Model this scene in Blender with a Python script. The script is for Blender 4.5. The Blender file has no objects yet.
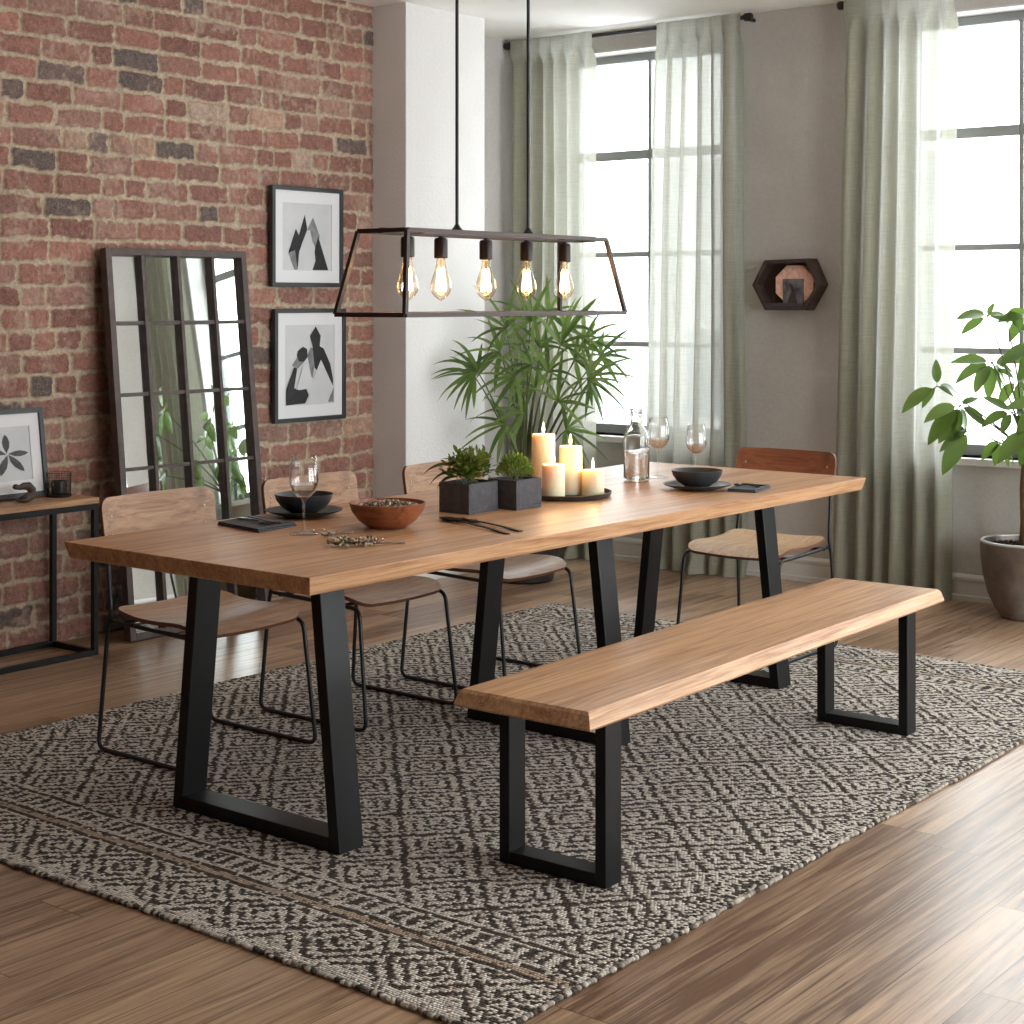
import bpy, math, random
import numpy as np
from mathutils import Vector, Matrix
random.seed(7)
R = math.radians
PI = math.pi
COL = bpy.context.scene.collection
FPX, CAMH, TH = 1646.0, 1.40, R(38.3)
CC, SS = math.cos(TH), math.sin(TH)

# ---------------------------------------------------------------- measuring helpers
def _ray(px, py):
    a = (px-512)/FPX; b = (300-py)/FPX
    return (-SS+a*CC, CC+a*SS, b)
def atZ(px, py, z):
    r = _ray(px, py); d = (z-CAMH)/r[2]
    return Vector((r[0]*d, r[1]*d, z))
def atY(px, py, y):
    r = _ray(px, py); d = y/r[1]
    return Vector((r[0]*d, y, CAMH+r[2]*d))

def lin(c):
    def f(v):
        v /= 255.0
        return v/12.92 if v <= 0.04045 else ((v+0.055)/1.055)**2.4
    return (f(c[0]), f(c[1]), f(c[2]), 1.0)

# ---------------------------------------------------------------- materials
class NT:
    def __init__(s, name):
        s.m = bpy.data.materials.new(name); s.m.use_nodes = True
        s.t = s.m.node_tree; s.t.nodes.clear()
        s.out = s.t.nodes.new('ShaderNodeOutputMaterial')
    def n(s, typ, inp=None, **kw):
        nd = s.t.nodes.new(typ)
        for k, v in kw.items(): setattr(nd, k, v)
        for k, v in (inp or {}).items():
            sock = nd.inputs[k]
            if isinstance(v, bpy.types.NodeSocket): s.t.links.new(v, sock)
            elif isinstance(v, bpy.types.Node): s.t.links.new(v.outputs[0], sock)
            else: sock.default_value = v
        return nd
    def math(s, op, a, b=None, c=None, clamp=False):
        d = {0: a}
        if b is not None: d[1] = b
        if c is not None: d[2] = c
        return s.n('ShaderNodeMath', d, operation=op, use_clamp=clamp).outputs[0]
    def mix(s, fac, a, b, blend='MIX'):
        nd = s.n('ShaderNodeMix', data_type='RGBA', blend_type=blend)
        for i, v in ((0, fac), (6, a), (7, b)):
            if isinstance(v, bpy.types.NodeSocket): s.t.links.new(v, nd.inputs[i])
            else: nd.inputs[i].default_value = v
        return nd.outputs[2]
    def ramp(s, fac, stops, interp='LINEAR'):
        nd = s.n('ShaderNodeValToRGB', {0: fac}); cr = nd.color_ramp; cr.interpolation = interp
        while len(cr.elements) < len(stops): cr.elements.new(0.5)
        for e, (p, c) in zip(cr.elements, stops):
            e.position = p; e.color = c if isinstance(c, tuple) else (c, c, c, 1)
        return nd.outputs[0]
    def coords(s, kind='Object'):
        return s.n('ShaderNodeTexCoord').outputs[kind]
    def mapping(s, vec, scale=(1, 1, 1), loc=(0, 0, 0), rot=(0, 0, 0)):
        return s.n('ShaderNodeMapping', {0: vec, 'Scale': scale, 'Location': loc, 'Rotation': rot}).outputs[0]
    def noise(s, vec, scale, detail=4, rough=.55, dist=0, out=0):
        return s.n('ShaderNodeTexNoise', {'Vector': vec, 'Scale': scale, 'Detail': detail, 'Roughness': rough, 'Distortion': dist}).outputs[out]
    def bump(s, h, strength=.3, dist=.01, normal=None):
        d = {'Height': h, 'Strength': strength, 'Distance': dist}
        if normal is not None: d['Normal'] = normal
        return s.n('ShaderNodeBump', d).outputs[0]
    def bsdf(s, color, rough=.5, metal=0., normal=None, **extra):
        d = {'Base Color': color, 'Roughness': rough, 'Metallic': metal}
        if normal is not None: d['Normal'] = normal
        d.update(extra)
        b = s.n('ShaderNodeBsdfPrincipled', d)
        return b
    def done(s, shader):
        s.t.links.new(shader.outputs[0] if isinstance(shader, bpy.types.Node) else shader, s.out.inputs[0])
        return s.m

def simple(name, c, rough=.5, metal=0., bump=None, var=0., **extra):
    t = NT(name); col = lin(c); v = t.coords()
    nrm = None
    if bump: nrm = t.bump(t.noise(v, bump[0], 5), bump[1], bump[2])
    cc = col
    if var:
        n = t.noise(v, bump[0]*.35 if bump else 8, 5)
        k = t.ramp(n, [(.3, 1-var), (.7, 1+var)])
        cc = t.mix(1.0, col, k, 'MULTIPLY')
    return t.done(t.bsdf(cc, rough, metal, nrm, **extra))

def wood(name, dark, light, axis='Y', rough=.45, board=0., grain=60., boardlen=0., off=(0, 0), spec=.5, gloss=0., var=.35, streak=.5, rings=.16, fine=.45, stretch=.07):
    """wood with grain running along one object axis; optional boards across the other one"""
    t = NT(name); v = t.coords()
    sep = t.n('ShaderNodeSeparateXYZ', {0: v})
    x, y, z = sep.outputs
    if axis == 'X': a, b = x, y
    elif axis == 'Y': a, b = y, x
    else: a, b = z, x
    if board:
        bs = t.math('DIVIDE', t.math('SUBTRACT', b, off[0]), board)
        bi = t.math('FLOOR', bs); bf = t.math('SUBTRACT', bs, bi)
        r1 = t.n('ShaderNodeTexWhiteNoise', {'W': bi}, noise_dimensions='1D').outputs[0]
        if boardlen:
            ls = t.math('ADD', t.math('DIVIDE', a, boardlen), t.math('MULTIPLY', r1, 7.3))
            li = t.math('FLOOR', ls); lf = t.math('SUBTRACT', ls, li)
            cid = t.math('ADD', t.math('MULTIPLY', bi, 13.7), t.math('MULTIPLY', li, 3.1))
        else: cid = t.math('MULTIPLY', bi, 13.7); lf = None
        rnd = t.n('ShaderNodeTexWhiteNoise', {'W': cid}, noise_dimensions='1D').outputs[0]
    else:
        cid = 0.0; rnd = None; bf = None; lf = None
    zoff = t.math('ADD', z if axis != 'Z' else y, t.math('MULTIPLY', cid, 1.77)) if board else (z if axis != 'Z' else y)
    vec = t.n('ShaderNodeCombineXYZ', {0: t.math('MULTIPLY', a, stretch), 1: b, 2: zoff}).outputs[0]
    n1 = t.noise(vec, grain, 8, .62, .6)
    n2 = t.noise(vec, grain*.16, 4, .5, 1.2)
    ringv = t.math('FRACT', t.math('MULTIPLY', n2, 9.0))
    ring = t.math('ABSOLUTE', t.math('SUBTRACT', ringv, .5))
    ring = t.math('MULTIPLY', ring, 2.0)
    ring = t.math('POWER', ring, 2.2)
    # fine pores
    vec3 = t.n('ShaderNodeCombineXYZ', {0: t.math('MULTIPLY', a, stretch*.55), 1: b, 2: zoff}).outputs[0]
    pores = t.noise(vec3, grain*5, 3, .6)
    f = t.math('ADD', t.math('MULTIPLY', n1, .75), t.math('MULTIPLY', ring, -rings))
    f = t.math('ADD', f, t.math('MULTIPLY', t.math('SUBTRACT', n2, .5), streak))
    f = t.math('ADD', f, t.math('MULTIPLY', t.math('SUBTRACT', pores, .5), fine))
    if rnd is not None: f = t.math('ADD', f, t.math('MULTIPLY', t.math('SUBTRACT', rnd, .5), var))
    mid = tuple((p+q)/2 for p, q in zip(lin(dark), lin(light)))
    col = t.ramp(f, [(.12, lin(dark)), (.38, mid), (.66, lin(light))])
    # knots
    kn = t.n('ShaderNodeTexVoronoi', {'Vector': t.n('ShaderNodeCombineXYZ', {0: t.math('MULTIPLY', a, 1.2), 1: t.math('MULTIPLY', b, 3.4), 2: 0.3}).outputs[0], 'Scale': 1.15})
    kd = t.ramp(kn.outputs['Distance'], [(.0, 1.0), (.05, .0)])
    col = t.mix(t.math('MULTIPLY', kd, .6), col, lin(tuple(c*.45 for c in dark)))
    h = t.math('MULTIPLY', f, 1.0)
    if board:
        e = t.math('MINIMUM', bf, t.math('SUBTRACT', 1.0, bf))
        w = .0016/board
        seam = t.math('LESS_THAN', e, w)
        if lf is not None:
            e2 = t.math('MINIMUM', lf, t.math('SUBTRACT', 1.0, lf))
            seam = t.math('MAXIMUM', seam, t.math('LESS_THAN', e2, .0016/boardlen))
        if boardlen:
            col = t.mix(t.math('MULTIPLY', seam, .75), col, (0.02, 0.014, 0.01, 1))
            h = t.math('SUBTRACT', f, t.math('MULTIPLY', seam, 2.))
    nrm = t.bump(h, .22, .002)
    rr = t.math('ADD', t.math('MULTIPLY', pores, .18), rough-.09)
    return t.done(t.bsdf(col, rr, 0, nrm, **{'Specular IOR Level': spec}))

def glass_thin(name, tint=(1, 1, 1), ior=1.45, rough=.0, edge=.45):
    t = NT(name)
    lw = t.n('ShaderNodeLayerWeight', {'Blend': .5})
    tr = t.n('ShaderNodeBsdfTransparent', {0: t.mix(t.math('POWER', lw.outputs['Facing'], 2.5), (*tint, 1), tuple(c*edge for c in tint)+(1,))})
    gl = t.n('ShaderNodeBsdfGlossy', {'Roughness': rough, 'Color': (1, 1, 1, 1)})
    f0 = ((ior-1)/(ior+1))**2
    fac = t.math('ADD', f0*1.4, t.math('MULTIPLY', t.math('POWER', lw.outputs['Facing'], 3.0), .85), clamp=True)
    return t.done(t.n('ShaderNodeMixShader', {0: fac, 1: tr, 2: gl}))

def emit(name, c, s):
    t = NT(name); return t.done(t.n('ShaderNodeEmission', {0: c, 1: s}))

M = {}
M['black'] = simple('black powder coated steel', (9, 9, 10), .42, .0, (220, .12, .001), 0., **{'Specular IOR Level': .32})
M['blackrod'] = simple('black steel rod', (18, 17, 17), .4, .1)
M['floor'] = wood('oak floor boards', (108, 80, 60), (208, 174, 142), 'Y', .31, .16, 46, 1.45, (-1.80+.0, 0), .5, var=.24, streak=.20, rings=.20, fine=.5, stretch=.04)
M['table'] = wood('oak table top', (150, 104, 70), (216, 173, 132), 'Y', .42, .16, 55, 0, (.02, 0), .5, var=.16, streak=.4, fine=.7, stretch=.04)
M['bench'] = wood('oak bench seat', (152, 106, 72), (220, 180, 140), 'Y', .42, .21, 50, 0, (-.01, 0), .5, var=.12, streak=.4, fine=.7, stretch=.04)
M['console'] = wood('oak console top', (140, 98, 64), (205, 165, 122), 'Y', .5, 0, 50)
M['ply'] = wood('oak veneer', (138, 100, 72), (198, 160, 126), 'Y', .42, 0, 60)
M['plyedge'] = simple('walnut stained veneer edge', (96, 58, 38), .5)
M['ceiling'] = simple('ceiling paint', (244, 242, 238), .9)
M['trim'] = simple('white trim paint', (214, 212, 208), .45)
M['frame_metal'] = simple('dark window metal', (150, 153, 156), .55, .0)
M['picture_black'] = simple('black picture frame', (44, 46, 49), .45, 0, (90, .2, .001))
M['paper'] = simple('picture mat', (222, 222, 224), .8)
M['ink'] = simple('black ink', (38, 38, 40), .8, 0, (60, .1, .0005), .4)
M['charcoal'] = simple('charcoal ink', (82, 83, 85), .85, 0, (60, .1, .0005), .25)
M['inkgrey'] = simple('grey ink wash', (128, 128, 130), .85, 0, (60, .1, .0005), .35)
M['printpaper'] = simple('print paper', (200, 201, 203), .85, 0, (30, .05, .0005), .06)
M['rust'] = simple('rusted dark mirror metal', (82, 70, 66), .55, .3, (70, .3, .002), .25)
M['silver'] = simple('mirror glass', (225, 230, 228), .015, 1.)
M['ceramic'] = simple('dark stoneware', (50, 51, 55), .42, 0, (80, .15, .001), .15)
M['woodbowl'] = wood('reddish wooden bowl', (98, 50, 28), (168, 98, 60), 'X', .4, 0, 45)
M['concrete'] = simple('dark cast stone', (70, 68, 72), .8, 0, (120, .8, .003), .3)
M['soil'] = simple('potting soil', (48, 38, 32), .95, 0, (90, 1., .01), .4)
M['napkin'] = simple('charcoal linen napkin', (72, 76, 82), .9, 0, (500, .4, .001), .1)
M['cutlery'] = simple('matt black cutlery', (40, 37, 36), .35, .7)
M['traymetal'] = simple('dark bronze tray', (60, 52, 46), .45, .4, (60, .2, .001))
M['steel'] = simple('screw steel', (190, 185, 175), .3, 1.)
M['driftwood'] = simple('dark carved wood', (66, 50, 44), .6, 0, (60, .6, .004), .3)
M['bark'] = simple('brown bark', (112, 84, 58), .85, 0, (70, .8, .004), .3)
M['stem'] = simple('plant stem', (92, 100, 60), .6)
M['sheath'] = simple('brown palm sheath', (116, 88, 58), .8, 0, (80, .6, .003), .3)
M['socket'] = simple('dark bulb socket', (38, 28, 24), .4, .5)
M['pendant'] = simple('dark bronze pendant metal', (58, 48, 46), .42, .5)
M['glass'] = glass_thin('clear thin glass')
M['pane'] = glass_thin('window glass', (.97, .985, .98), 1.3, 0., .9)
def mk_glass(name, ior, col=(1, 1, 1, 1)):
    t = NT(name); return t.done(t.n('ShaderNodeBsdfGlass', {'Color': col, 'Roughness': 0., 'IOR': ior}))
M['bottleglass'] = mk_glass('clear bottle glass', 1.45)
M['bottlewater'] = mk_glass('clear water', 1.33)
M['bulbglass'] = glass_thin('amber bulb glass', (1., .9, .76), 1.4)
M['water'] = glass_thin('water', (.94, .955, .95), 1.2)
M['wine'] = glass_thin('pale rose wine', (.97, .80, .70), 1.25)
M['filament'] = emit('glowing filament', (1., .62, .28, 1), 26)
M['flame'] = emit('candle flame', (1., .62, .26, 1), 14)
M['copper'] = simple('hammered copper leaf', (238, 190, 168), .6, .0, (120, .5, .003), .22)
M['photo'] = simple('faded photograph', (96, 96, 100), .6, 0, (60, .1, .001), .7)
M['pods'] = simple('dried pods', (112, 92, 74), .8, 0, (90, .5, .002), .5)
M['palepods'] = simple('pale dried petals', (186, 172, 150), .8, 0, (90, .5, .002), .3)
M['facade'] = simple('pale rendered facade', (225, 225, 225), .9)
M['facadeglass'] = simple('facade window', (150, 155, 160), .3)
M['rooftops'] = simple('grey rooftop', (110, 115, 122), .9, 0, (2, .5, .1), .4)
M['canopy'] = simple('ceiling canopy black', (30, 29, 29), .4)

def mk_wax():
    t = NT('ivory candle wax')
    return t.done(t.bsdf(lin((240, 226, 196)), .45, 0, None, **{'Subsurface Weight': .9, 'Subsurface Radius': (.05, .025, .01), 'Subsurface Scale': .5}))
M['wax'] = mk_wax()

def mk_wall(name='textured plaster', ca=(182, 178, 174), cb=(208, 204, 200)):
    t = NT(name); v = t.coords()
    n1 = t.noise(v, 60, 5, .6); n2 = t.noise(v, 2.2, 3, .5); n3 = t.noise(v, 260, 2, .5)
    f = t.math('ADD', t.math('MULTIPLY', n2, .6), t.math('MULTIPLY', n1, .4))
    col = t.ramp(f, [(.25, lin(ca)), (.75, lin(cb))])
    nrm = t.bump(t.math('ADD', n1, t.math('MULTIPLY', n3, .5)), .6, .005)
    return t.done(t.bsdf(col, .85, 0, nrm))
M['wall'] = mk_wall()
M['column'] = mk_wall('pale column plaster', (214, 211, 209), (228, 226, 224))

def mk_brick():
    t = NT('old red brick with rough mortar'); v = t.coords()
    a = t.n('ShaderNodeAttribute', attribute_name='Col')
    n1 = t.noise(v, 55, 8, .65); n2 = t.noise(v, 190, 4, .65)
    k = t.ramp(t.math('ADD', t.math('MULTIPLY', n1, .55), t.math('MULTIPLY', t.noise(v, 240, 3, .7), .45)), [(.32, .62), (.5, 1.), (.66, 1.42)])
    col = t.mix(1., a.outputs['Color'], k, 'MULTIPLY')
    sp = t.ramp(n2, [(.54, 0.), (.64, 1.)])
    col = t.mix(t.math('MULTIPLY', sp, .42), col, lin((196, 172, 150)))
    dk = t.ramp(t.noise(v, 120, 4, .7), [(.30, 1.), (.38, 0.)])
    col = t.mix(t.math('MULTIPLY', dk, .5), col, lin((60, 44, 40)))
    col = t.n('ShaderNodeHueSaturation', {'Saturation': .86, 'Value': .98, 'Color': col}).outputs[0]
    nrm = t.bump(t.math('ADD', n1, t.math('MULTIPLY', n2, .6)), .9, .007)
    return t.done(t.bsdf(col, .92, 0, nrm))
M['brick'] = mk_brick()

def mk_curtain():
    t = NT('sage linen voile'); v = t.coords()
    sep = t.n('ShaderNodeSeparateXYZ', {0: v})
    wx = t.noise(t.mapping(v, (1, 1, .02)), 420, 2, .5)
    wz = t.noise(t.mapping(v, (.03, .03, 1)), 420, 2, .5)
    f = t.math('ADD', t.math('MULTIPLY', wx, .5), t.math('MULTIPLY', wz, .5))
    col = t.ramp(f, [(.3, lin((140, 138, 121))), (.7, lin((172, 170, 152)))])
    df = t.n('ShaderNodeBsdfDiffuse', {0: col})
    tl = t.n('ShaderNodeBsdfTranslucent', {0: t.mix(.5, col, (1, 1, .98, 1))})
    tr = t.n('ShaderNodeBsdfTransparent', {0: (.93, .95, .9, 1)})
    m1 = t.n('ShaderNodeMixShader', {0: .34, 1: df, 2: tl})
    fac = t.ramp(f, [(.38, .075), (.62, .015)])
    return t.done(t.n('ShaderNodeMixShader', {0: fac, 1: m1, 2: tr}))
M['curtain'] = mk_curtain()

def mk_leaf(name, dark, light, trans=.35):
    t = NT(name); v = t.coords()
    n = t.noise(v, 9, 3, .5)
    g = t.n('ShaderNodeNewGeometry').outputs['Random Per Island']
    f = t.math('ADD', t.math('MULTIPLY', n, .5), t.math('MULTIPLY', g, .5))
    col = t.ramp(f, [(.2, lin(dark)), (.8, lin(light))])
    b = t.bsdf(col, .30)
    tl = t.n('ShaderNodeBsdfTranslucent', {0: t.mix(.3, col, (.5, .8, .15, 1))})
    return t.done(t.n('ShaderNodeMixShader', {0: trans, 1: b, 2: tl}))
M['palmleaf'] = mk_leaf('palm leaf', (44, 70, 32), (124, 148, 80), .28)
M['treeleaf'] = mk_leaf('money tree leaf', (34, 56, 26), (92, 116, 46), .2)
M['herbleaf'] = mk_leaf('dark herb leaf', (42, 56, 20), (116, 124, 46), .3)
M['boxleaf'] = mk_leaf('clipped green leaf', (60, 88, 28), (160, 172, 74), .35)
M['oddleaf'] = mk_leaf('dark long leaf', (30, 40, 24), (60, 72, 34), .2)

def mk_pot():
    t = NT('weathered pewter pot'); v = t.coords()
    n = t.noise(v, 5, 6, .6); n2 = t.noise(v, 60, 4)
    col = t.ramp(n, [(.3, lin((84, 76, 70))), (.5, lin((120, 109, 98))), (.7, lin((150, 147, 142)))])
    return t.done(t.bsdf(col, .42, .55, t.bump(n2, .25, .003)))
M['pot'] = mk_pot()
M['darkpot'] = simple('dark floor pot', (44, 40, 38), .5, .2)

def mk_rug():
    t = NT('woven wool rug'); v = t.coords()
    sep = t.n('ShaderNodeSeparateXYZ', {0: v}); X, Y, Z = sep.outputs
    wob = t.noise(v, 7, 3, .5, out=1)
    ws = t.n('ShaderNodeSeparateColor', {0: wob})
    X2 = t.math('ADD', X, t.math('MULTIPLY', t.math('SUBTRACT', ws.outputs[0], .5), .022))
    Y2 = t.math('ADD', Y, t.math('MULTIPLY', t.math('SUBTRACT', ws.outputs[1], .5), .022))
    wf = t.n('ShaderNodeSeparateColor', {0: t.noise(v, 55, 2, .5, out=1)})
    X2 = t.math('ADD', X2, t.math('MULTIPLY', t.math('SUBTRACT', wf.outputs[0], .5), .010))
    Y2 = t.math('ADD', Y2, t.math('MULTIPLY', t.math('SUBTRACT', wf.outputs[1], .5), .008))
    CX, CY = .0095, .0078
    vv = t.math('DIVIDE', Y2, CY); row = t.math('FLOOR', vv); fv = t.math('SUBTRACT', vv, row)
    uu = t.math('ADD', t.math('DIVIDE', X2, CX), t.math('MULTIPLY', t.math('MODULO', t.math('ABSOLUTE', row), 2.0), .5))
    colm = t.math('FLOOR', uu); fu = t.math('SUBTRACT', uu, colm)
    xc = t.math('MULTIPLY', colm, CX); yc = t.math('MULTIPLY', row, CY)
    cid = t.n('ShaderNodeCombineXYZ', {0: colm, 1: row, 2: 0.}).outputs[0]
    rnd = t.n('ShaderNodeTexWhiteNoise', {'Vector': cid}, noise_dimensions='2D').outputs[0]
    def tri(x, period, off=0.):
        q = t.math('DIVIDE', t.math('SUBTRACT', x, off), period)
        f = t.math('FRACT', t.math('ADD', q, 100.0))
        return t.math('SUBTRACT', 1.0, t.math('MULTIPLY', 2.0, t.math('ABSOLUTE', t.math('SUBTRACT', f, .5))))
    # local coords: rug centre at origin, ends at Y=+-1.80, sides X=+-1.29
    s_ = t.math('ADD', tri(xc, .25, -.005), tri(yc, .26, -.01))
    g = t.math('SUBTRACT', 1.0, t.math('ABSOLUTE', t.math('SUBTRACT', s_, 1.0)))
    def band(v_, c, w): return t.math('LESS_THAN', t.math('ABSOLUTE', t.math('SUBTRACT', v_, c)), w)
    dk = t.math('MAXIMUM', band(g, 1.0, .10), t.math('MAXIMUM', band(g, .60, .08), band(g, .26, .07)))
    # border at the two ends, e = distance from the rug's end
    e = t.math('SUBTRACT', 1.80, t.math('ABSOLUTE', yc))
    inb = t.math('LESS_THAN', e, .41)
    teeth = t.math('MULTIPLY', t.math('GREATER_THAN', tri(xc, .045), .5), t.math('MULTIPLY', t.math('GREATER_THAN', e, .305), t.math('LESS_THAN', e, .365)))
    s2 = t.math('ADD', tri(xc, .25, -.005), t.math('MULTIPLY', t.math('ABSOLUTE', t.math('SUBTRACT', e, .15)), 8.5))
    bd = t.math('MAXIMUM', band(s2, 1.0, .10), t.math('MAXIMUM', band(s2, .62, .09), t.math('MAXIMUM', band(s2, .28, .08), band(s2, 1.42, .10))))
    bd = t.math('MULTIPLY', bd, t.math('MULTIPLY', t.math('LESS_THAN', e, .23), t.math('GREATER_THAN', e, .03)))
    lines = t.math('MAXIMUM', band(e, .243, .005), t.math('MAXIMUM', band(e, .283, .005), band(e, .385, .005)))
    bdk = t.math('MAXIMUM', teeth, t.math('MAXIMUM', bd, lines))
    dark = t.mix(inb, dk, bdk)
    tan = band(e, .263, .014)
    # plain weave along the long sides
    es = t.math('SUBTRACT', 1.29, t.math('ABSOLUTE', xc))
    side = t.math('LESS_THAN', es, .10)
    dark = t.mix(side, dark, t.math('GREATER_THAN', rnd, .52))
    # speckle: some loops flip
    dk1 = t.math('GREATER_THAN', rnd, .86); lt1 = t.math('LESS_THAN', rnd, .13)
    darkf = t.math('MAXIMUM', t.math('MULTIPLY', dark, t.math('SUBTRACT', 1., lt1)), t.math('MULTIPLY', dk1, .8))
    rnd2 = t.n('ShaderNodeTexWhiteNoise', {'Vector': t.n('ShaderNodeCombineXYZ', {0: colm, 1: row, 2: 0.}).outputs[0], 'W': 3.0}, noise_dimensions='4D').outputs[0]
    light = t.mix(rnd2, lin((190, 179, 167)), lin((244, 236, 224)))
    light = t.mix(t.math('MULTIPLY', tan, .7), light, lin((178, 148, 118)))
    darkc = t.mix(rnd2, lin((64, 55, 50)), lin((100, 88, 80)))
    col = t.mix(darkf, light, darkc)
    # the dome of each loop, dark gaps between loops
    du = t.math('MULTIPLY', t.math('SUBTRACT', fu, .5), 2.); dv = t.math('MULTIPLY', t.math('SUBTRACT', fv, .5), 2.)
    r2 = t.math('ADD', t.math('POWER', t.math('ABSOLUTE', du), 2.4), t.math('POWER', t.math('ABSOLUTE', dv), 2.4))
    dome = t.math('SUBTRACT', 1.0, t.math('MINIMUM', r2, 1.5))
    fib = t.noise(v, 500, 3, .6)
    col = t.mix(t.math('MULTIPLY', t.math('GREATER_THAN', r2, .95), .45), col, lin((44, 38, 34)))
    hh = t.math('ADD', t.math('MULTIPLY', dome, t.math('ADD', .7, t.math('MULTIPLY', rnd, .6))), t.math('MULTIPLY', fib, .6))
    nrm = t.bump(hh, .9, .004)
    return t.done(t.bsdf(col, .95, 0, nrm, **{'Specular IOR Level': .15}))
M['rug'] = mk_rug()
def mk_yarn():
    t = NT('rug edge yarn'); g = t.n('ShaderNodeNewGeometry').outputs['Random Per Island']
    col = t.ramp(g, [(.25, lin((74, 65, 60))), (.35, lin((140, 130, 120))), (.9, lin((198, 188, 176)))])
    return t.done(t.bsdf(col, .95, 0, t.bump(t.noise(t.coords(), 300, 3), .8, .003)))
M['rugyarn'] = mk_yarn()

# ---------------------------------------------------------------- mesh builder
class MB:
    def __init__(s): s.v = []; s.f = []; s.mi = []; s.cur = 0
    def add(s, vs, fs):
        o = len(s.v); s.v += [tuple(p) for p in vs]
        for f in fs: s.f.append(tuple(i+o for i in f)); s.mi.append(s.cur)
        return s
    def box(s, x0, x1, y0, y1, z0, z1):
        vs = [(x, y, z) for z in (z0, z1) for y in (y0, y1) for x in (x0, x1)]
        return s.add(vs, [(0, 2, 3, 1), (4, 5, 7, 6), (0, 1, 5, 4), (2, 6, 7, 3), (0, 4, 6, 2), (1, 3, 7, 5)])
    def hexa(s, b, t):
        """b, t: 4 bottom and 4 top corners, both counter-clockwise seen from above"""
        return s.add(list(b)+list(t), [(3, 2, 1, 0), (4, 5, 6, 7), (0, 1, 5, 4), (1, 2, 6, 5), (2, 3, 7, 6), (3, 0, 4, 7)])
    def prism(s, poly, a, b, axis='Z'):
        n = len(poly)
        def P(p, h):
            return {'Z': (p[0], p[1], h), 'Y': (p[0], h, p[1]), 'X': (h, p[0], p[1])}[axis]
        vs = [P(p, a) for p in poly]+[P(p, b) for p in poly]
        fs = [tuple(range(n))[::-1], tuple(range(n, 2*n))]+[(i, (i+1) % n, n+(i+1) % n, n+i) for i in range(n)]
        return s.add(vs, fs)
    def lathe(s, prof, seg=40, c=(0, 0, 0), cap0=True, cap1=True, wob=None):
        vs = []; fs = []; n = len(prof)
        for i, (r, z) in enumerate(prof):
            for k in range(seg):
                a = 2*PI*k/seg; rr = r*(1 if wob is None else wob(a, z))
                vs.append((c[0]+rr*math.cos(a), c[1]+rr*math.sin(a), c[2]+z))
        for i in range(n-1):
            for k in range(seg):
                k2 = (k+1) % seg
                fs.append((i*seg+k, i*seg+k2, (i+1)*seg+k2, (i+1)*seg+k))
        if cap0: fs.append(tuple(range(seg))[::-1])
        if cap1: fs.append(tuple(range((n-1)*seg, n*seg)))
        return s.add(vs, fs)
    def tube(s, pts, r, seg=8, caps=True, square=False):
        pts = [Vector(p) for p in pts]; n = len(pts)
        rs = r if isinstance(r, (list, tuple)) else [r]*n
        t0 = (pts[1]-pts[0]).normalized()
        up = Vector((0, 0, 1)) if abs(t0.z) < .9 else Vector((1, 0, 0))
        u = t0.cross(up).normalized(); w = u.cross(t0).normalized()
        vs = []; prev = t0
        for i in range(n):
            t = (pts[min(i+1, n-1)]-pts[max(i-1, 0)])
            if t.length < 1e-9: t = prev
            t = t.normalized()
            q = prev.rotation_difference(t); u = q @ u; w = q @ w; prev = t
            k = 1.0
            if 0 < i < n-1:
                d1 = (pts[i]-pts[i-1]).normalized(); c_ = max(.5, math.sqrt(max(0, (1+d1.dot((pts[i+1]-pts[i]).normalized()))/2))); k = 1/c_ if square else 1
            for j in range(seg):
                a = 2*PI*(j+(.5 if square else 0))/seg
                vs.append(pts[i]+(u*math.cos(a)+w*math.sin(a))*rs[i]*k)
        fs = []
        for i in range(n-1):
            for j in range(seg):
                j2 = (j+1) % seg
                fs.append((i*seg+j, i*seg+j2, (i+1)*seg+j2, (i+1)*seg+j))
        if caps: fs.append(tuple(range(seg))[::-1]); fs.append(tuple(range((n-1)*seg, n*seg)))
        return s.add(vs, fs)
    def grid(s, nu, nv, fn, flip=False):
        vs = [fn(i/(nu-1), j/(nv-1)) for j in range(nv) for i in range(nu)]
        fs = []
        for j in range(nv-1):
            for i in range(nu-1):
                q = (j*nu+i, j*nu+i+1, (j+1)*nu+i+1, (j+1)*nu+i)
                fs.append(q[::-1] if flip else q)
        return s.add(vs, fs)
    def sphere(s, c, r, seg=12, rings=8, sc=(1, 1, 1)):
        prof = [(max(1e-4, r*math.sin(PI*i/rings)), -r*math.cos(PI*i/rings)) for i in range(rings+1)]
        vs = []; fs = []
        for rr, z in prof:
            for k in range(seg):
                a = 2*PI*k/seg; vs.append((c[0]+rr*math.cos(a)*sc[0], c[1]+rr*math.sin(a)*sc[1], c[2]+z*sc[2]))
        for i in range(rings):
            for k in range(seg):
                k2 = (k+1) % seg; fs.append((i*seg+k, i*seg+k2, (i+1)*seg+k2, (i+1)*seg+k))
        return s.add(vs, fs)
    def leaf(s, base, d, up, L, W, droop=.4, n=6, fold=.25, wp=None):
        base = Vector(base); d = Vector(d).normalized(); up = Vector(up)
        side = d.cross(up)
        if side.length < 1e-3: side = d.cross(Vector((1, 0, 0)))
        side.normalize(); up = side.cross(d).normalized()
        vs = []; p = base.copy(); cd = d.copy()
        for i in range(n+1):
            t = i/n
            w = W*.5*(wp(t) if wp else math.sin(PI*min(1, .06+.94*t))**.75)
            nu = side.cross(cd).normalized()
            vs += [p-side*w+nu*w*fold, p.copy(), p+side*w+nu*w*fold]
            p = p+cd*(L/n)
            cd = (cd+Vector((0, 0, -1))*droop/n).normalized()
        fs = []
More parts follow.
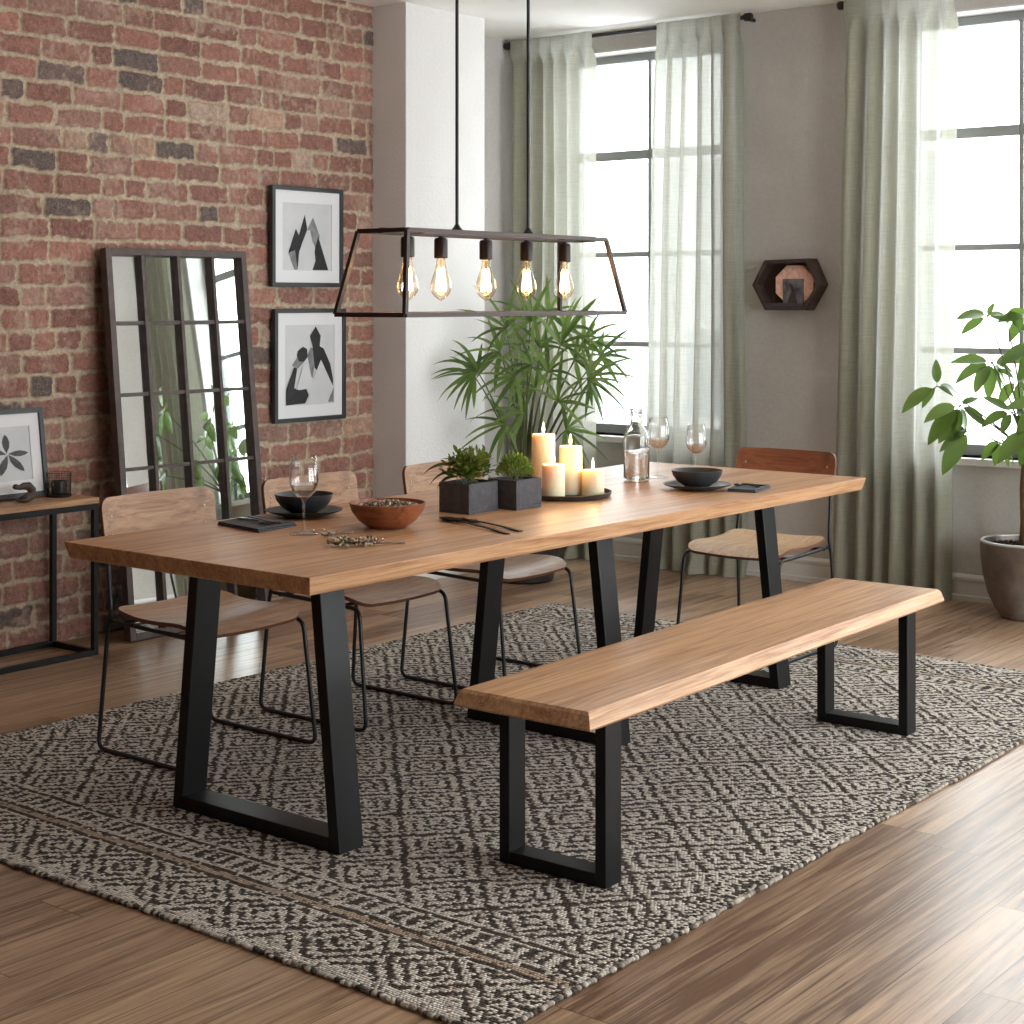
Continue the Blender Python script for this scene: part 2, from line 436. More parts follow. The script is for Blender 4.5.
        for i in range(n):
            a = i*3
            fs += [(a, a+1, a+4, a+3), (a+1, a+2, a+5, a+4)]
        return s.add(vs, fs)
    def build(s, name, mat, parent=None, smooth=False, bevel=0, loc=None, seg=2, sub=0):
        me = bpy.data.meshes.new(name); me.from_pydata(s.v, [], s.f); me.update()
        mats = mat if isinstance(mat, (list, tuple)) else [mat]
        for m in mats: me.materials.append(m)
        if len(mats) > 1: me.polygons.foreach_set('material_index', s.mi)
        if smooth:
            me.polygons.foreach_set('use_smooth', [True]*len(me.polygons))
            if smooth != 'all':
                try: me.set_sharp_from_angle(angle=R(smooth if smooth is not True else 40))
                except Exception: pass
        o = bpy.data.objects.new(name, me); COL.objects.link(o)
        if parent is not None: o.parent = parent
        if loc is not None: o.location = loc
        if bevel:
            b = o.modifiers.new('Bevel', 'BEVEL'); b.width = bevel; b.segments = seg; b.limit_method = 'ANGLE'; b.angle_limit = R(35)
        if sub:
            b = o.modifiers.new('Sub', 'SUBSURF'); b.levels = sub; b.render_levels = sub
        return o

def thing(name, label, cat, loc=(0, 0, 0), rz=0., group=None):
    o = bpy.data.objects.new(name, None); COL.objects.link(o)
    o.empty_display_size = .05
    o.location = loc; o.rotation_euler = (0, 0, rz); o['label'] = label; o['category'] = cat
    if group: o['group'] = group
    return o
def tag(o, label, cat, group=None, kind=None):
    o['label'] = label; o['category'] = cat
    if group: o['group'] = group
    if kind: o['kind'] = kind
    return o
def struct(o, label):
    o['kind'] = 'structure'; o['label'] = label; o['category'] = o.name.split('_')[0].split('.')[0]
    return o
def dup(root, loc, rz=0., label=None):
    r = root.copy(); COL.objects.link(r); r.location = loc; r.rotation_euler = (0, 0, rz)
    if label: r['label'] = label
    for ch in list(root.children):
        c = ch.copy(); COL.objects.link(c); c.parent = r
        for g in list(ch.children):
            d = g.copy(); COL.objects.link(d); d.parent = c
    return r
def arc_path(pts, rad, n=5):
    """polyline with rounded corners"""
    P = [Vector(p) for p in pts]; out = [P[0]]
    for i in range(1, len(P)-1):
        a = (P[i-1]-P[i]); b = (P[i+1]-P[i]); r = min(rad, a.length*.45, b.length*.45)
        p0 = P[i]+a.normalized()*r; p1 = P[i]+b.normalized()*r
        for k in range(n+1):
            t = k/n; out.append(p0*(1-t)**2+P[i]*2*t*(1-t)+p1*t*t)
    out.append(P[-1]); return out

# ---------------------------------------------------------------- room
XL, XR, YF, YB, ZC = -5.62, 1.70, -2.6, 7.34, 2.86
struct(MB().box(-6.2, XR+.3, YF-.3, YB+.3, -.12, 0).build('floor', M['floor']), 'oak plank floor of long brown boards')
struct(MB().box(-6.2, XR+.3, YF-.3, YB+.3, ZC, ZC+.12).build('ceiling', M['ceiling']), 'plain pale ceiling')

def wall_holes(name, axis, pos, thick, a0, a1, holes, mat, label):
    """wall with rectangular holes; holes = (a, b, z0, z1) sorted along the wall"""
    mb = MB()
    def bx(a, b, z0, z1):
        if b-a < 1e-4 or z1-z0 < 1e-4: return
        if axis == 'Y': mb.box(a, b, pos, pos+thick, z0, z1)
        else: mb.box(pos, pos+thick, a, b, z0, z1)
    cur = a0
    for (a, b, z0, z1) in holes:
        bx(cur, a, 0, ZC); bx(a, b, 0, z0); bx(a, b, z1, ZC); cur = b
    bx(cur, a1, 0, ZC)
    return struct(mb.build(name, mat), label)
WZ0, WZ1 = .665, 2.755
W1 = (-5.50, -4.42, WZ0, WZ1); W2 = (-3.44, -2.34, WZ0, WZ1); W3 = (-1.35, -.25, WZ0, WZ1)
wall_holes('wall_back', 'Y', YB, .22, -6.0, XR+.3, [W1, W2, W3], M['wall'], 'grey textured plaster wall with tall windows')
RW = [(2.7, 4.2, .15, 2.7), (4.6, 7.1, .15, 2.7)]
wall_holes('wall_right', 'X', XR, .22, YF, YB, RW, M['wall'], 'plaster wall with big windows on the right side')
struct(MB().box(-6.0, XR, YF-.2, YF, 0, ZC).build('wall_front', M['wall']), 'plaster wall behind the viewer')
struct(MB().box(-6.0, -5.76, 6.0, YB, 0, ZC).build('wall_alcove', M['wall']), 'narrow grey wall between the column and the curtain')
struct(MB().box(-5.9, -5.40, 6.0, 6.61, 0, ZC).build('column_plaster', M['column'], bevel=.004), 'pale plaster column at the end of the brick wall')

# brick wall: relief and colour laid out brick by brick
def vnoise(y, z, cell, seed):
    rs = np.random.RandomState(seed); g = rs.rand(400, 400)
    a = y/cell+50; b = z/cell+50
    ia = np.floor(a).astype(int); ib = np.floor(b).astype(int); fa = a-ia; fb = b-ib
    fa = fa*fa*(3-2*fa); fb = fb*fb*(3-2*fb)
    ia %= 399; ib %= 399
    return (g[ia, ib]*(1-fa)*(1-fb)+g[ia+1, ib]*fa*(1-fb)+g[ia, ib+1]*(1-fa)*fb+g[ia+1, ib+1]*fa*fb)
def brick_wall():
    rs = np.random.RandomState(5)
    y0, y1, st = 2.6, 6.02, .0055
    ny = int((y1-y0)/st); nz = int(ZC/st)
    yy = np.linspace(y0, y1, ny); zz = np.linspace(0, ZC, nz)
    Y, Z = np.meshgrid(yy, zz)
    Yw = Y+(vnoise(Y, Z, .06, 1)-.5)*.010+(vnoise(Y, Z, .02, 2)-.5)*.006
    Zw = Z+(vnoise(Y, Z, .09, 3)-.5)*.012+(vnoise(Y, Z, .02, 4)-.5)*.006+(vnoise(Y, Z, .5, 14)-.5)*.01
    H = .0915
    row = np.clip(np.floor(Zw/H).astype(int), 0, 60); fz = Zw-row*H
    nr = row.max()+1
    col = np.zeros(Y.shape+(3,)); hgt = np.zeros(Y.shape)
    reds = [(156, 98, 80), (162, 106, 88), (148, 92, 76), (168, 118, 100), (156, 104, 88), (142, 88, 74), (164, 102, 82), (170, 108, 86)]
    darks = [(112, 92, 88), (124, 100, 94), (104, 88, 84)]
    pales = [(176, 148, 128), (184, 140, 112), (172, 126, 108)]
    mort = np.array(lin((206, 186, 156))[:3]); mort2 = np.array(lin((168, 146, 118))[:3])
    mn = vnoise(Y, Z, .012, 8)[..., None]*.6+vnoise(Y, Z, .15, 9)[..., None]*.4
    mcol = mort*mn+mort2*(1-mn)
    for r in range(nr):
        edges = [y0-.3-rs.rand()*.2+(r % 2)*.115]
        while edges[-1] < y1+.1:
            w = .235 if rs.rand() < .62 else (.118 if rs.rand() < .8 else .17)
            edges.append(edges[-1]+w+rs.uniform(-.012, .012))
        edges = np.array(edges); nb = len(edges)
        cols = []
        for _ in range(nb):
            q = rs.rand()
            c = reds[rs.randint(len(reds))] if q < .84 else (darks[rs.randint(3)] if q < .94 else pales[rs.randint(3)])
            cols.append(np.array(lin(c)[:3])*rs.uniform(.74, 1.02))
        cols = np.array(cols); dep = rs.uniform(-.004, .004, nb); tb = rs.uniform(.006, .0095, nb); top = rs.uniform(0.082, .0865, nb)
        m = row == r
        yr = Yw[m]; k = np.clip(np.searchsorted(edges, yr)-1, 0, nb-2)
        dy = np.minimum(yr-edges[k], edges[k+1]-yr)-.0062
        dz = np.minimum(fz[m]-tb[k]+.001, top[k]-fz[m])
        rn = vnoise(Y[m], Z[m], .035, 21)
        d = np.minimum(dy, dz)-np.maximum(0, .007-np.hypot(np.minimum(dy, .02)-.02, np.minimum(dz, .02)-.02)*0)*0
        # round the corners
        cr = .012; cd = np.where((dy < cr) & (dz < cr), cr-np.hypot(cr-dy, cr-dz), np.minimum(dy, dz))
        cd = cd-.008*np.clip((rn-.58)*4, 0, 1)-.0035*(vnoise(Y[m], Z[m], .009, 51)-.45)-.004*(vnoise(Y[m], Z[m], .02, 52)-.5)
        s = np.clip(cd/.0055+.35, 0, 1); s = s*s*(3-2*s)
        bh = .010+dep[k]
        hgt[m] = s*bh
        bc = cols[k]*(0.82+.36*vnoise(Y[m], Z[m], .025, 30)[:, None])
        # lime bloom on some bricks
        bl = np.clip((vnoise(Y[m], Z[m], .11, 31)*.6+vnoise(Y[m], Z[m], .018, 32)*.5-.62)*3, 0, .6)[:, None]
        bc = bc*(1-bl)+np.array(lin((182, 150, 130))[:3])*bl
        cs = np.clip(cd/.004+.3, 0, 1)[:, None]
        col[m] = mcol[m]*(1-cs)+bc*cs
    hgt += (vnoise(Y, Z, .012, 40)-.5)*.005+(vnoise(Y, Z, .0065, 41)-.5)*.003+(vnoise(Y, Z, .3, 42)-.5)*.006
    hgt += np.clip(vnoise(Y, Z, .03, 43)-.72, 0, 1)*.02
    V = np.stack([XL-.012+hgt, Y, Z], -1).reshape(-1, 3)
    idx = np.arange(ny*nz).reshape(nz, ny)
    F = np.stack([idx[:-1, :-1], idx[:-1, 1:], idx[1:, 1:], idx[1:, :-1]], -1).reshape(-1, 4)
    me = bpy.data.meshes.new('wall_left')
    me.vertices.add(len(V)); me.vertices.foreach_set('co', V.astype(np.float32).ravel())
    me.loops.add(F.size); me.loops.foreach_set('vertex_index', F.astype(np.int32).ravel())
    me.polygons.add(len(F)); me.polygons.foreach_set('loop_start', (np.arange(len(F))*4).astype(np.int32))
    me.polygons.foreach_set('loop_total', np.full(len(F), 4, np.int32))
    me.polygons.foreach_set('use_smooth', np.ones(len(F), bool))
    me.update(calc_edges=True)
    a = me.color_attributes.new('Col', 'FLOAT_COLOR', 'POINT')
    c4 = np.concatenate([col.reshape(-1, 3), np.ones((len(V), 1))], 1).astype(np.float32)
    a.data.foreach_set('color', c4.ravel())
    me.materials.append(M['brick'])
    o = bpy.data.objects.new('wall_left', me); COL.objects.link(o)
    return struct(o, 'exposed red brick wall with rough pale mortar')
brick_wall()
struct(MB().box(-6.0, XL-.03, 2.6, 6.02, 0, ZC).build('wall_left_core', M['wall']), 'masonry body behind the brick face')
struct(MB().box(-6.0, XL, YF, 2.6, 0, ZC).build('wall_left_near', simple('plain brick red wall', (140, 96, 82), .9, 0, (20, .5, .01), .3)), 'brick wall continuing towards the viewer')

# baseboards with a stepped moulding
def baseboard(name, x0, x1, y, label):
    mb = MB()
    prof = [(0, 0), (-.024, 0), (-.024, .022), (-.016, .028), (-.016, .088), (-.022, .096), (-.022, .108), (-.008, .122), (0, .122)]
    mb.prism([(y+p[0], p[1]) for p in prof][::-1], x0, x1, 'X')
    return struct(mb.build(name, M['trim']), label)
baseboard('baseboard_back', -5.76, XR, YB, 'white moulded baseboard along the window wall')

# windows
def window(name, w, label, axis='Y', mull=True):
    a, b, z0, z1 = w; root = bpy.data.objects.new(name, None); COL.objects.link(root)
    struct(root, label)
    y = YB+.16; c = (a+b)/2; t = .045
    mb = MB()
    mb.box(a, a+.04, y-.02, y+.03, z0, z1); mb.box(b-.04, b, y-.02, y+.03, z0, z1)
    mb.box(a+.04, b-.04, y-.02, y+.03, z0, z0+.05); mb.box(a+.04, b-.04, y-.02, y+.03, z1-.05, z1)
    mb.build('window_frame', M['frame_metal'], root, bevel=.003)
    bars = MB()
    bars.box(c-.011, c+.011, y-.012, y+.018, z0+.05, z1-.05)
    for z, h in ((2.195, .033), (1.65, .012), (1.158, .013)):
        bars.box(a+.04, c-.011, y-.016, y+.016, z-h/2-.008, z+h/2+.008)
        bars.box(c+.011, b-.04, y-.016, y+.016, z-h/2-.008, z+h/2+.008)
    bars.build('glazing_bars', M['frame_metal'], root)
    MB().box(a+.03, b-.03, y+.004, y+.008, z0+.03, z1-.03).build('window_pane', M['pane'], root)
    rv = MB()   # white painted reveal
    rv.box(a, b, YB+.002, y-.02, z1-.008, z1); rv.box(a, a+.006, YB+.002, y-.02, z0, z1); rv.box(b-.006, b, YB+.002, y-.02, z0, z1)
    rv.build('window_reveal', M['trim'], root)
    MB().box(a-.03, b+.03, YB-.035, y-.02, z0-.035, z0).build('window_sill', M['trim'], root, bevel=.004)
    return root
window('window_1', W1, 'tall metal framed window behind the palm')
window('window_2', W2, 'tall metal framed window behind the potted tree')
window('window_3', W3, 'tall window further along the window wall')
for i, (a, b, z0, z1) in enumerate(RW):
    root = bpy.data.objects.new('window_%d' % (i+4), None); COL.objects.link(root); struct(root, 'large side window number %d from the viewer' % (i+1))
    x = XR+.12; mb = MB()
    mb.box(x, x+.05, a, a+.05, z0, z1); mb.box(x, x+.05, b-.05, b, z0, z1); mb.box(x, x+.05, a+.05, b-.05, z0, z0+.05); mb.box(x, x+.05, a+.05, b-.05, z1-.05, z1)
    mb.box(x, x+.05, (a+b)/2-.02, (a+b)/2+.02, z0+.05, z1-.05)
    mb.build('window_frame', M['frame_metal'], root)
    MB().box(x+.02, x+.024, a+.04, b-.04, z0+.04, z1-.04).build('window_pane', M['pane'], root)

# ---------------------------------------------------------------- rug
rug = MB()
NXr, NYr = 130, 180
_rr = random.Random(3)
ex = {}
def rugp(u, v):
    x = -1.29+2.58*u; y = -1.80+3.6*v
    j = .0025
    x += math.sin(y*5.1)*.004+(_rr.uniform(-j, j)); y += math.sin(x*3.1+.6)*.006+(_rr.uniform(-j, j))
    return (x, y, .0072+.0005*math.sin(x*31)*math.sin(y*27))
rug.grid(NXr, NYr, rugp)
per = [i for i in range(NXr)]+[NXr*j+NXr-1 for j in range(1, NYr)]+[NXr*(NYr-1)+i for i in range(NXr-2, -1, -1)]+[NXr*j for j in range(NYr-2, 0, -1)]
base = len(rug.v)
for k in per: p = rug.v[k]; rug.v.append((p[0], p[1], 0.0005))
n = len(per)
for k in range(n): rug.f.append((per[k], base+k, base+(k+1) % n, per[(k+1) % n])); rug.mi.append(0)
RUG = rug.build('area_rug', M['rug'], smooth='all', loc=(-3.25, 4.23, 0))
tag(RUG, 'black and cream woven rug with concentric diamonds under the dining table', 'rug')
ey = MB(); _r = random.Random(9)
Lp = [Vector(rug.v[k]) for k in per]+[Vector(rug.v[per[0]])]
for a, b in zip(Lp[:-1], Lp[1:]):
    nn = max(1, int(round((b-a).length/.010)))
    d = (b-a).normalized(); nrm = Vector((d.y, -d.x, 0))
    for q in range(nn):
        p = a+(b-a)*((q+.5)/nn)+nrm*_r.uniform(-.001, .004)
        sd = .0074*_r.uniform(.85, 1.2)
        ey.sphere((p.x, p.y, .0056), sd, 7, 5, (1, 1, .70))
ey.build('edge_binding', M['rugyarn'], RUG, smooth='all')
RZ = .0078   # rug surface

# ---------------------------------------------------------------- dining table
def slab(x0, x1, y0, y1, z0, z1, wob, inset, seed, name, mat, parent, chamf=0.0, skew=0.0):
    """board with a slightly wavy sawn edge; inset = how much the underside steps in (negative: out)"""
    rr = random.Random(seed); ph = [rr.uniform(0, 6.28) for _ in range(8)]
    def wv(t, k): return wob*(math.sin(t*2.1+ph[k])+.5*math.sin(t*5.3+ph[k+1])+.25*math.sin(t*13+ph[k+2]))
    loop = []
    n1, n2 = 22, 60
    for i in range(n1): t = i/n1; x = x0+(x1-x0)*t; loop.append((x-skew*t, y0+wv(x, 0)*.4, 0, -1))
    for i in range(n2): t = i/n2; y = y0+(y1-y0)*t; loop.append((x1+wv(y, 1)+skew*(y/y1), y, 1, 0))
    for i in range(n1): t = i/n1; x = x1+skew+(x0-x1-skew)*t; loop.append((x, y1+wv(x, 2)*.4, 0, 1))
    for i in range(n2): t = i/n2; y = y1+(y0-y1)*t; loop.append((x0-wv(y, 3), y, -1, 0))
    N = len(loop); mb = MB()
    levels = [(z1, -chamf), (z1-max(chamf*1.1, .003), 0 if chamf else 0), (z0+.006, -inset), (z0, -inset-.004)]
    vs = []
    for z, off in levels:
        for k, (x, y, nx, ny) in enumerate(loop):
            jit = wob*.35*math.sin(k*.53+z*90)*(1 if z not in (z1, z0) else .3)
            ox = off+jit
            # corners belong to both sides
            cnx, cny = nx, ny
            if k in (0, n1, n1+n2, 2*n1+n2):
                cnx = {0: -1, n1: 1, n1+n2: 1, 2*n1+n2: -1}[k]; cny = {0: -1, n1: -1, n1+n2: 1, 2*n1+n2: 1}[k]
            vs.append((x+cnx*ox, y+cny*ox, z))
    fs = []
    for l in range(len(levels)-1):
        for k in range(N):
            k2 = (k+1) % N
            fs.append((l*N+k, (l+1)*N+k, (l+1)*N+k2, l*N+k2))
    fs.append(tuple(range(N))); fs.append(tuple(range((len(levels)-1)*N, len(levels)*N))[::-1])
    mb.add(vs, fs)
    return mb.build(name, mat, parent)

TX, TY = -3.215, 4.13
table = thing('dining_table', 'long solid oak dining table on three black trapezoid steel legs', 'table', (TX, TY, 0))
slab(-.475, .478, -1.402, 1.40, .705, .75, .0014, .010, 4, 'tabletop', M['table'], table, 0.0, .020)
def leg_frame(bo, to, h, thx, wy, y0, parent, z0=0.):
    """closed bar frame: bo/to = outer half widths at floor and top, thx = bar thickness, wy = bar width along Y"""
    mb = MB(); y1 = y0+wy; zt = h; zb = z0
    for s in (-1, 1):
        xo0, xi0 = s*bo, s*(bo-thx); xo1, xi1 = s*to, s*(to-thx)
        b = [(xi0, y0, zb), (xo0, y0, zb), (xo0, y1, zb), (xi0, y1, zb)]
        t = [(xi1, y0, zt), (xo1, y0, zt), (xo1, y1, zt), (xi1, y1, zt)]
        if s < 0: b = [b[1], b[0], b[3], b[2]]; t = [t[1], t[0], t[3], t[2]]
        mb.hexa(b, t)
    k = (bo-to)/(zt-zb)
    w0 = bo-thx; mb.hexa([(-w0, y0, zb), (w0, y0, zb), (w0, y1, zb), (-w0, y1, zb)],
                         [(-w0+k*thx, y0, zb+thx), (w0-k*thx, y0, zb+thx), (w0-k*thx, y1, zb+thx), (-w0+k*thx, y1, zb+thx)])
    w1 = to-thx; mb.hexa([(-w1-k*.01, y0, zt-.01), (w1+k*.01, y0, zt-.01), (w1+k*.01, y1, zt-.01), (-w1-k*.01, y1, zt-.01)],
                         [(-w1, y0, zt), (w1, y0, zt), (w1, y1, zt), (-w1, y1, zt)])
    return mb.build('leg_frame', M['black'], parent, bevel=.0025)
for y in (2.995, 4.215, 5.215):
    leg_frame(.300 if 4 < y < 4.5 else .319, .224 if 4 < y < 4.5 else .245, .704, .036, .088, y-(.025 if y < 3.5 else .008)-TY, table, RZ)

# ---------------------------------------------------------------- bench
BX, BY = -2.410, 4.10
bench = thing('bench', 'long oak bench with black rectangular steel legs beside the table', 'bench', (BX, BY, 0), R(1.0))
slab(-.203, .182, -1.02, 1.012, .408, .45, .0022, -.010, 12, 'seat', M['bench'], bench, chamf=.007, skew=.0)
for y in (3.184, 4.900):
    leg_frame(.159, .159, .407, .031, .068, y-BY, bench, RZ)

# ---------------------------------------------------------------- chairs
def panel(mb, W, Hh, rad, th, fn, ncol=24):
    """rounded rectangle W x Hh (half sizes) mapped through fn(s,t)->Vector, given thickness"""
    ts = [-Hh+rad*(1-math.cos(k*PI/2/6)) for k in range(7)]
    mid = [-Hh+rad+(2*Hh-2*rad)*k/10 for k in range(1, 10)]
    rows = ts+mid+[-q for q in ts[::-1]]
    T = []; B = []
    for t in rows:
        dv = max(0., abs(t)-(Hh-rad)); hw = W-rad+math.sqrt(max(0, rad*rad-dv*dv))
        for k in range(ncol+1):
            s = hw*(-1+2*k/ncol)
            p = fn(s, t); e = 1e-3
            n = (fn(s+e, t)-fn(s-e, t)).cross(fn(s, t+e)-fn(s, t-e)).normalized()
            T.append(p+n*th/2); B.append(p-n*th/2)
    nr, nc = len(rows), ncol+1; o = nr*nc; fs = []
    for j in range(nr-1):
        for i in range(nc-1):
            a = j*nc+i
            fs.append((a, a+1, a+nc+1, a+nc)); fs.append((o+a, o+a+nc, o+a+nc+1, o+a+1))
    mb.add(T+B, fs)
    per = [i for i in range(nc)]+[nc*j+nc-1 for j in range(1, nr)]+[nc*(nr-1)+i for i in range(nc-2, -1, -1)]+[nc*j for j in range(nr-2, 0, -1)]
    off = len(mb.v)-2*o
    for a, b in zip(per, per[1:]+per[:1]):
        mb.f.append((off+a, off+o+a, off+o+b, off+b)); mb.mi.append(1)

def make_chair(label):
    t = thing('dining_chair', label, 'chair', (0, 0, 0), 0, 'dining chairs with black sled frames')
    st = MB()
    def seatfn(s, v):     # s across (Y), v front-back (X)
        z = .428+.010*(s/.2)**2*.8-.010*math.cos(v*7)*0
        z += -.030*max(0, (v-.09)/.12)**2+.012*max(0, (-v-.10)/.1)
        z -= .008*math.exp(-((v+.02)/.12)**2)
        return Vector((v+.005, s, z))
    panel(st, .215, .205, .055, .012, lambda s, v: seatfn(s, v))
    st.build('seat', [M['ply'], M['plyedge']], t, smooth=50)
    bk = MB()
    def backfn(s, v):     # s across, v vertical
        return Vector((-.262-.16*v+.008+.030*(s/.23)**2, s, .698+v))
    panel(bk, .228, .088, .034, .011, lambda s, v: backfn(s, v))
    b = bk.build('backrest', [M['ply'], M['plyedge']], t, smooth=50)
    for sy in (-1, 1):
        for dz in (-.028, .028):
            p = backfn(sy*.188, dz)
            sc = MB(); sc.sphere((p.x+.0065, p.y, p.z), .0048, 8, 5, (.5, 1, 1)); sc.build('screw', M['steel'], b, smooth='all')
    fr = MB(); r = .0068
    for s in (-1, 1):
        path = arc_path([(-.258, s*.198, .76), (-.228, s*.205, .60), (-.203, s*.212, .44), (-.215, s*.215, .38), (-.247, s*.226, RZ+r), (.247, s*.226, RZ+r), (.203, s*.212, .400), (-.205, s*.205, .409)], .035, 6)
        fr.tube(path, r, 10)
    fr.tube([(.12, -.213, .402), (.12, .213, .402)], r*.9, 8)
    fr.tube([(-.17, -.21, .405), (-.17, .21, .405)], r*.9, 8)
    fr.build('frame', M['blackrod'], t, smooth=60)
    return t
ch = make_chair('oak and black steel chair nearest the console table, left end of the table')
ch.location = (-3.912, 3.428, 0)
dup(ch, (-3.888, 4.082, 0), 0, 'middle chair of the three along the brick wall side, behind the wooden bowl')
dup(ch, (-3.835, 4.735, 0), 0, 'oak chair behind the square planters, furthest of the three on the brick wall side')
c4 = dup(ch, (-3.30, 5.755, 0), R(-90), 'chair with reddish backrest at the far head of the table before the curtain')
# the head chair has a redder backrest: its own material
for chd in c4.children:
    if chd.name.startswith('backrest'):
        me = chd.data.copy(); me.materials[0] = wood('reddish veneer', (124, 72, 48), (166, 104, 72), 'Y', .45, 0, 60); chd.data = me
        chd['label'] = 'reddish stained wooden backrest'
    if chd.name.startswith('seat'):
        me = chd.data.copy(); me.materials[0] = wood('pale veneer', (176, 140, 104), (224, 192, 156), 'X', .45, 0, 60); chd.data = me
        chd['label'] = 'pale oak seat'

# ---------------------------------------------------------------- console table and what stands on it
con = thing('console_table', 'narrow oak console table with black steel frame against the brick wall', 'table', (-5.45, 3.545, 0))
MB().box(-.145, .145, -.545, .545, .598, .622).build('top', M['console'], con, bevel=.002)
cf = MB(); q = .011
for x in (-.134, .134):
    for y in (-.53, .53): cf.box(x-q, x+q, y-q, y+q, 0, .597)
    for z in (.011, .586): cf.box(x-q, x+q, -.53+q, .53-q, z-q, z+q)
for y in (-.53, .53):
    for z in (.011, .586): cf.box(-.134+q, .134-q, y-q, y+q, z-q, z+q)
cf.build('frame', M['black'], con, bevel=.0015)

def picture(name, label, w, h, loc, rot, bw, md, art, tilt=0., dep=.026):
    """hangs in the YZ plane, facing +X; local y across, z up, origin at the bottom centre of the back"""
    t = thing(name, label, 'picture', loc, rot); t.rotation_euler = (0, tilt, rot)
    f = MB()
    f.box(0, dep, -w/2, -w/2+bw, 0, h); f.box(0, dep, w/2-bw, w/2, 0, h)
    f.box(0, dep, -w/2+bw, w/2-bw, 0, bw); f.box(0, dep, -w/2+bw, w/2-bw, h-bw, h)
    f.build('frame', M['picture_black'], t, bevel=.0015)
    m = MB(); a, b = w/2-bw, md
    x0, x1 = .004, .0165
    m.box(x0, x1, -a, -a+b, bw, h-bw); m.box(x0, x1, a-b, a, bw, h-bw); m.box(x0, x1, -a+b, a-b, bw, bw+b*1.1); m.box(x0, x1, -a+b, a-b, h-bw-b*1.1, h-bw)
    m.build('mat_board', M['paper'], t)
    p = MB(); p.box(.004, .013, -a+b-.002, a-b+.002, bw+b*1.1-.002, h-bw-b*1.1+.002); pr = p.build('print', M['printpaper'], t)
    W_, H_ = 2*(a-b), h-2*bw-2.2*b
    x = .0132
    for shade, poly in art:
        g = MB(); g.prism([((u-.5)*W_, bw+1.1*b+v*H_) for u, v in poly], x, x+.0006, 'X'); x += .0007
        g.build('ink_shape', M[shade], pr)
    return t
mount = [('inkgrey', [(.56, .98*.62), (.50, .60), (.62, .80), (.76, .52), (.70, .30), (.60, .45)]),
         ('ink', [(.12, .26), (.27, .62), (.33, .52), (.45, .83), (.50, .62), (.38, .38), (.30, .01), (.27, .01), (.24, .12)]),
         ('inkgrey', [(.12, .26), (.25, .30), (.30, .01), (.24, .01)]),
         ('ink', [(.60, .01), (.93, .01), (.72, .52), (.66, .34), (.64, .22)]),
         ('printpaper', [(.30, .01), (.33, .28), (.47, .55), (.55, .60), (.64, .30), (.66, .15), (.60, .01)])]
abstract = [('inkgrey', [(.14, .50), (.30, .64), (.44, .60), (.36, .52), (.26, .46)]),
            ('inkgrey', [(.45, .62), (.55, .30), (.60, .52), (.62, .68), (.52, .72)]),
            ('ink', [(.62, 1.0-.02), (.50, .86), (.55, .74), (.60, .46), (.97, .18), (.98, .30), (.92, .50), (.78, .70), (.70, .73), (.72, .86)]),
            ('ink', [(.26, .68), (.36, .73), (.44, .70), (.45, .60), (.38, .54), (.28, .55), (.24, .62)]),
            ('ink', [(.02, .20), (.10, .34), (.18, .48), (.24, .46), (.18, .22), (.28, .19), (.42, .20), (.47, .12), (.40, .02), (.02, .01)]),
            ('printpaper', [(.22, .20), (.36, .50), (.56, .32), (.72, .56), (.98, .20), (.86, .02), (.44, .02), (.49, .12), (.42, .21)]),
            ('inkgrey', [(.98, .20), (.98, .02), (.86, .02)])]
def petal(cx, cy, ang, L, W):
    c, s = math.cos(ang), math.sin(ang); out = []
    for t, w in ((.04, .1), (.35, .8), (.6, 1.), (.85, .6), (1, .02)): out.append((cx+c*L*t-s*W*w, cy+(s*L*t+c*W*w)*.8))
    for t, w in ((.85, .6), (.6, 1.), (.35, .8)): out.append((cx+c*L*t+s*W*w, cy+(s*L*t-c*W*w)*.8))
    return out
botan = [('charcoal', petal(.55, .50, a, L, .070)) for a, L in ((R(92), .46), (R(0), .40), (R(-55), .52), (R(-108), .52), (R(165), .42))]
WX = XL+.012
picture('picture_frame', 'black framed mountain peaks print, upper of the two hung on the bricks', .468, .472, (WX, 5.518, 1.462), 0, .020, .052, mount)
picture('picture_frame', 'black framed abstract figure print, lower of the two hung on the bricks', .470, .533, (WX, 5.535, .826), 0, .020, .052, abstract)
picture('picture_frame', 'black framed leaf print leaning on the console table', .37, .350, (-5.505, 3.800, .624), 0, .020, .045, botan, R(-8))

# little carved figurine
fg = MB(); fc = Vector((-5.40, 3.805, .622))
fg.tube([fc+Vector(p) for p in ((0, -.012, .008), (.002, .012, .014), (0, .036, .022), (0, .038, .045), (0, .022, .060), (0, .000, .062), (0, -.018, .058), (0, -.036, .062), (0, -.046, .060))], [.014, .017, .018, .017, .017, .014, .010, .011, .005], 10)
fg.sphere(fc+Vector((0, -.034, .062)), .0115, 10, 8)
fg.tube([fc+Vector(p) for p in ((0, .036, .030), (.004, .012, .026), (.004, -.018, .010))], [.010, .010, .007], 8)
fg.sphere(fc+Vector((0, .0, .008)), .034, 14, 6, (.6, 1., .22))
tag(fg.build('figurine', M['driftwood'], smooth='all'), 'small dark bent figurine on the console beside the leaf print', 'figurine')

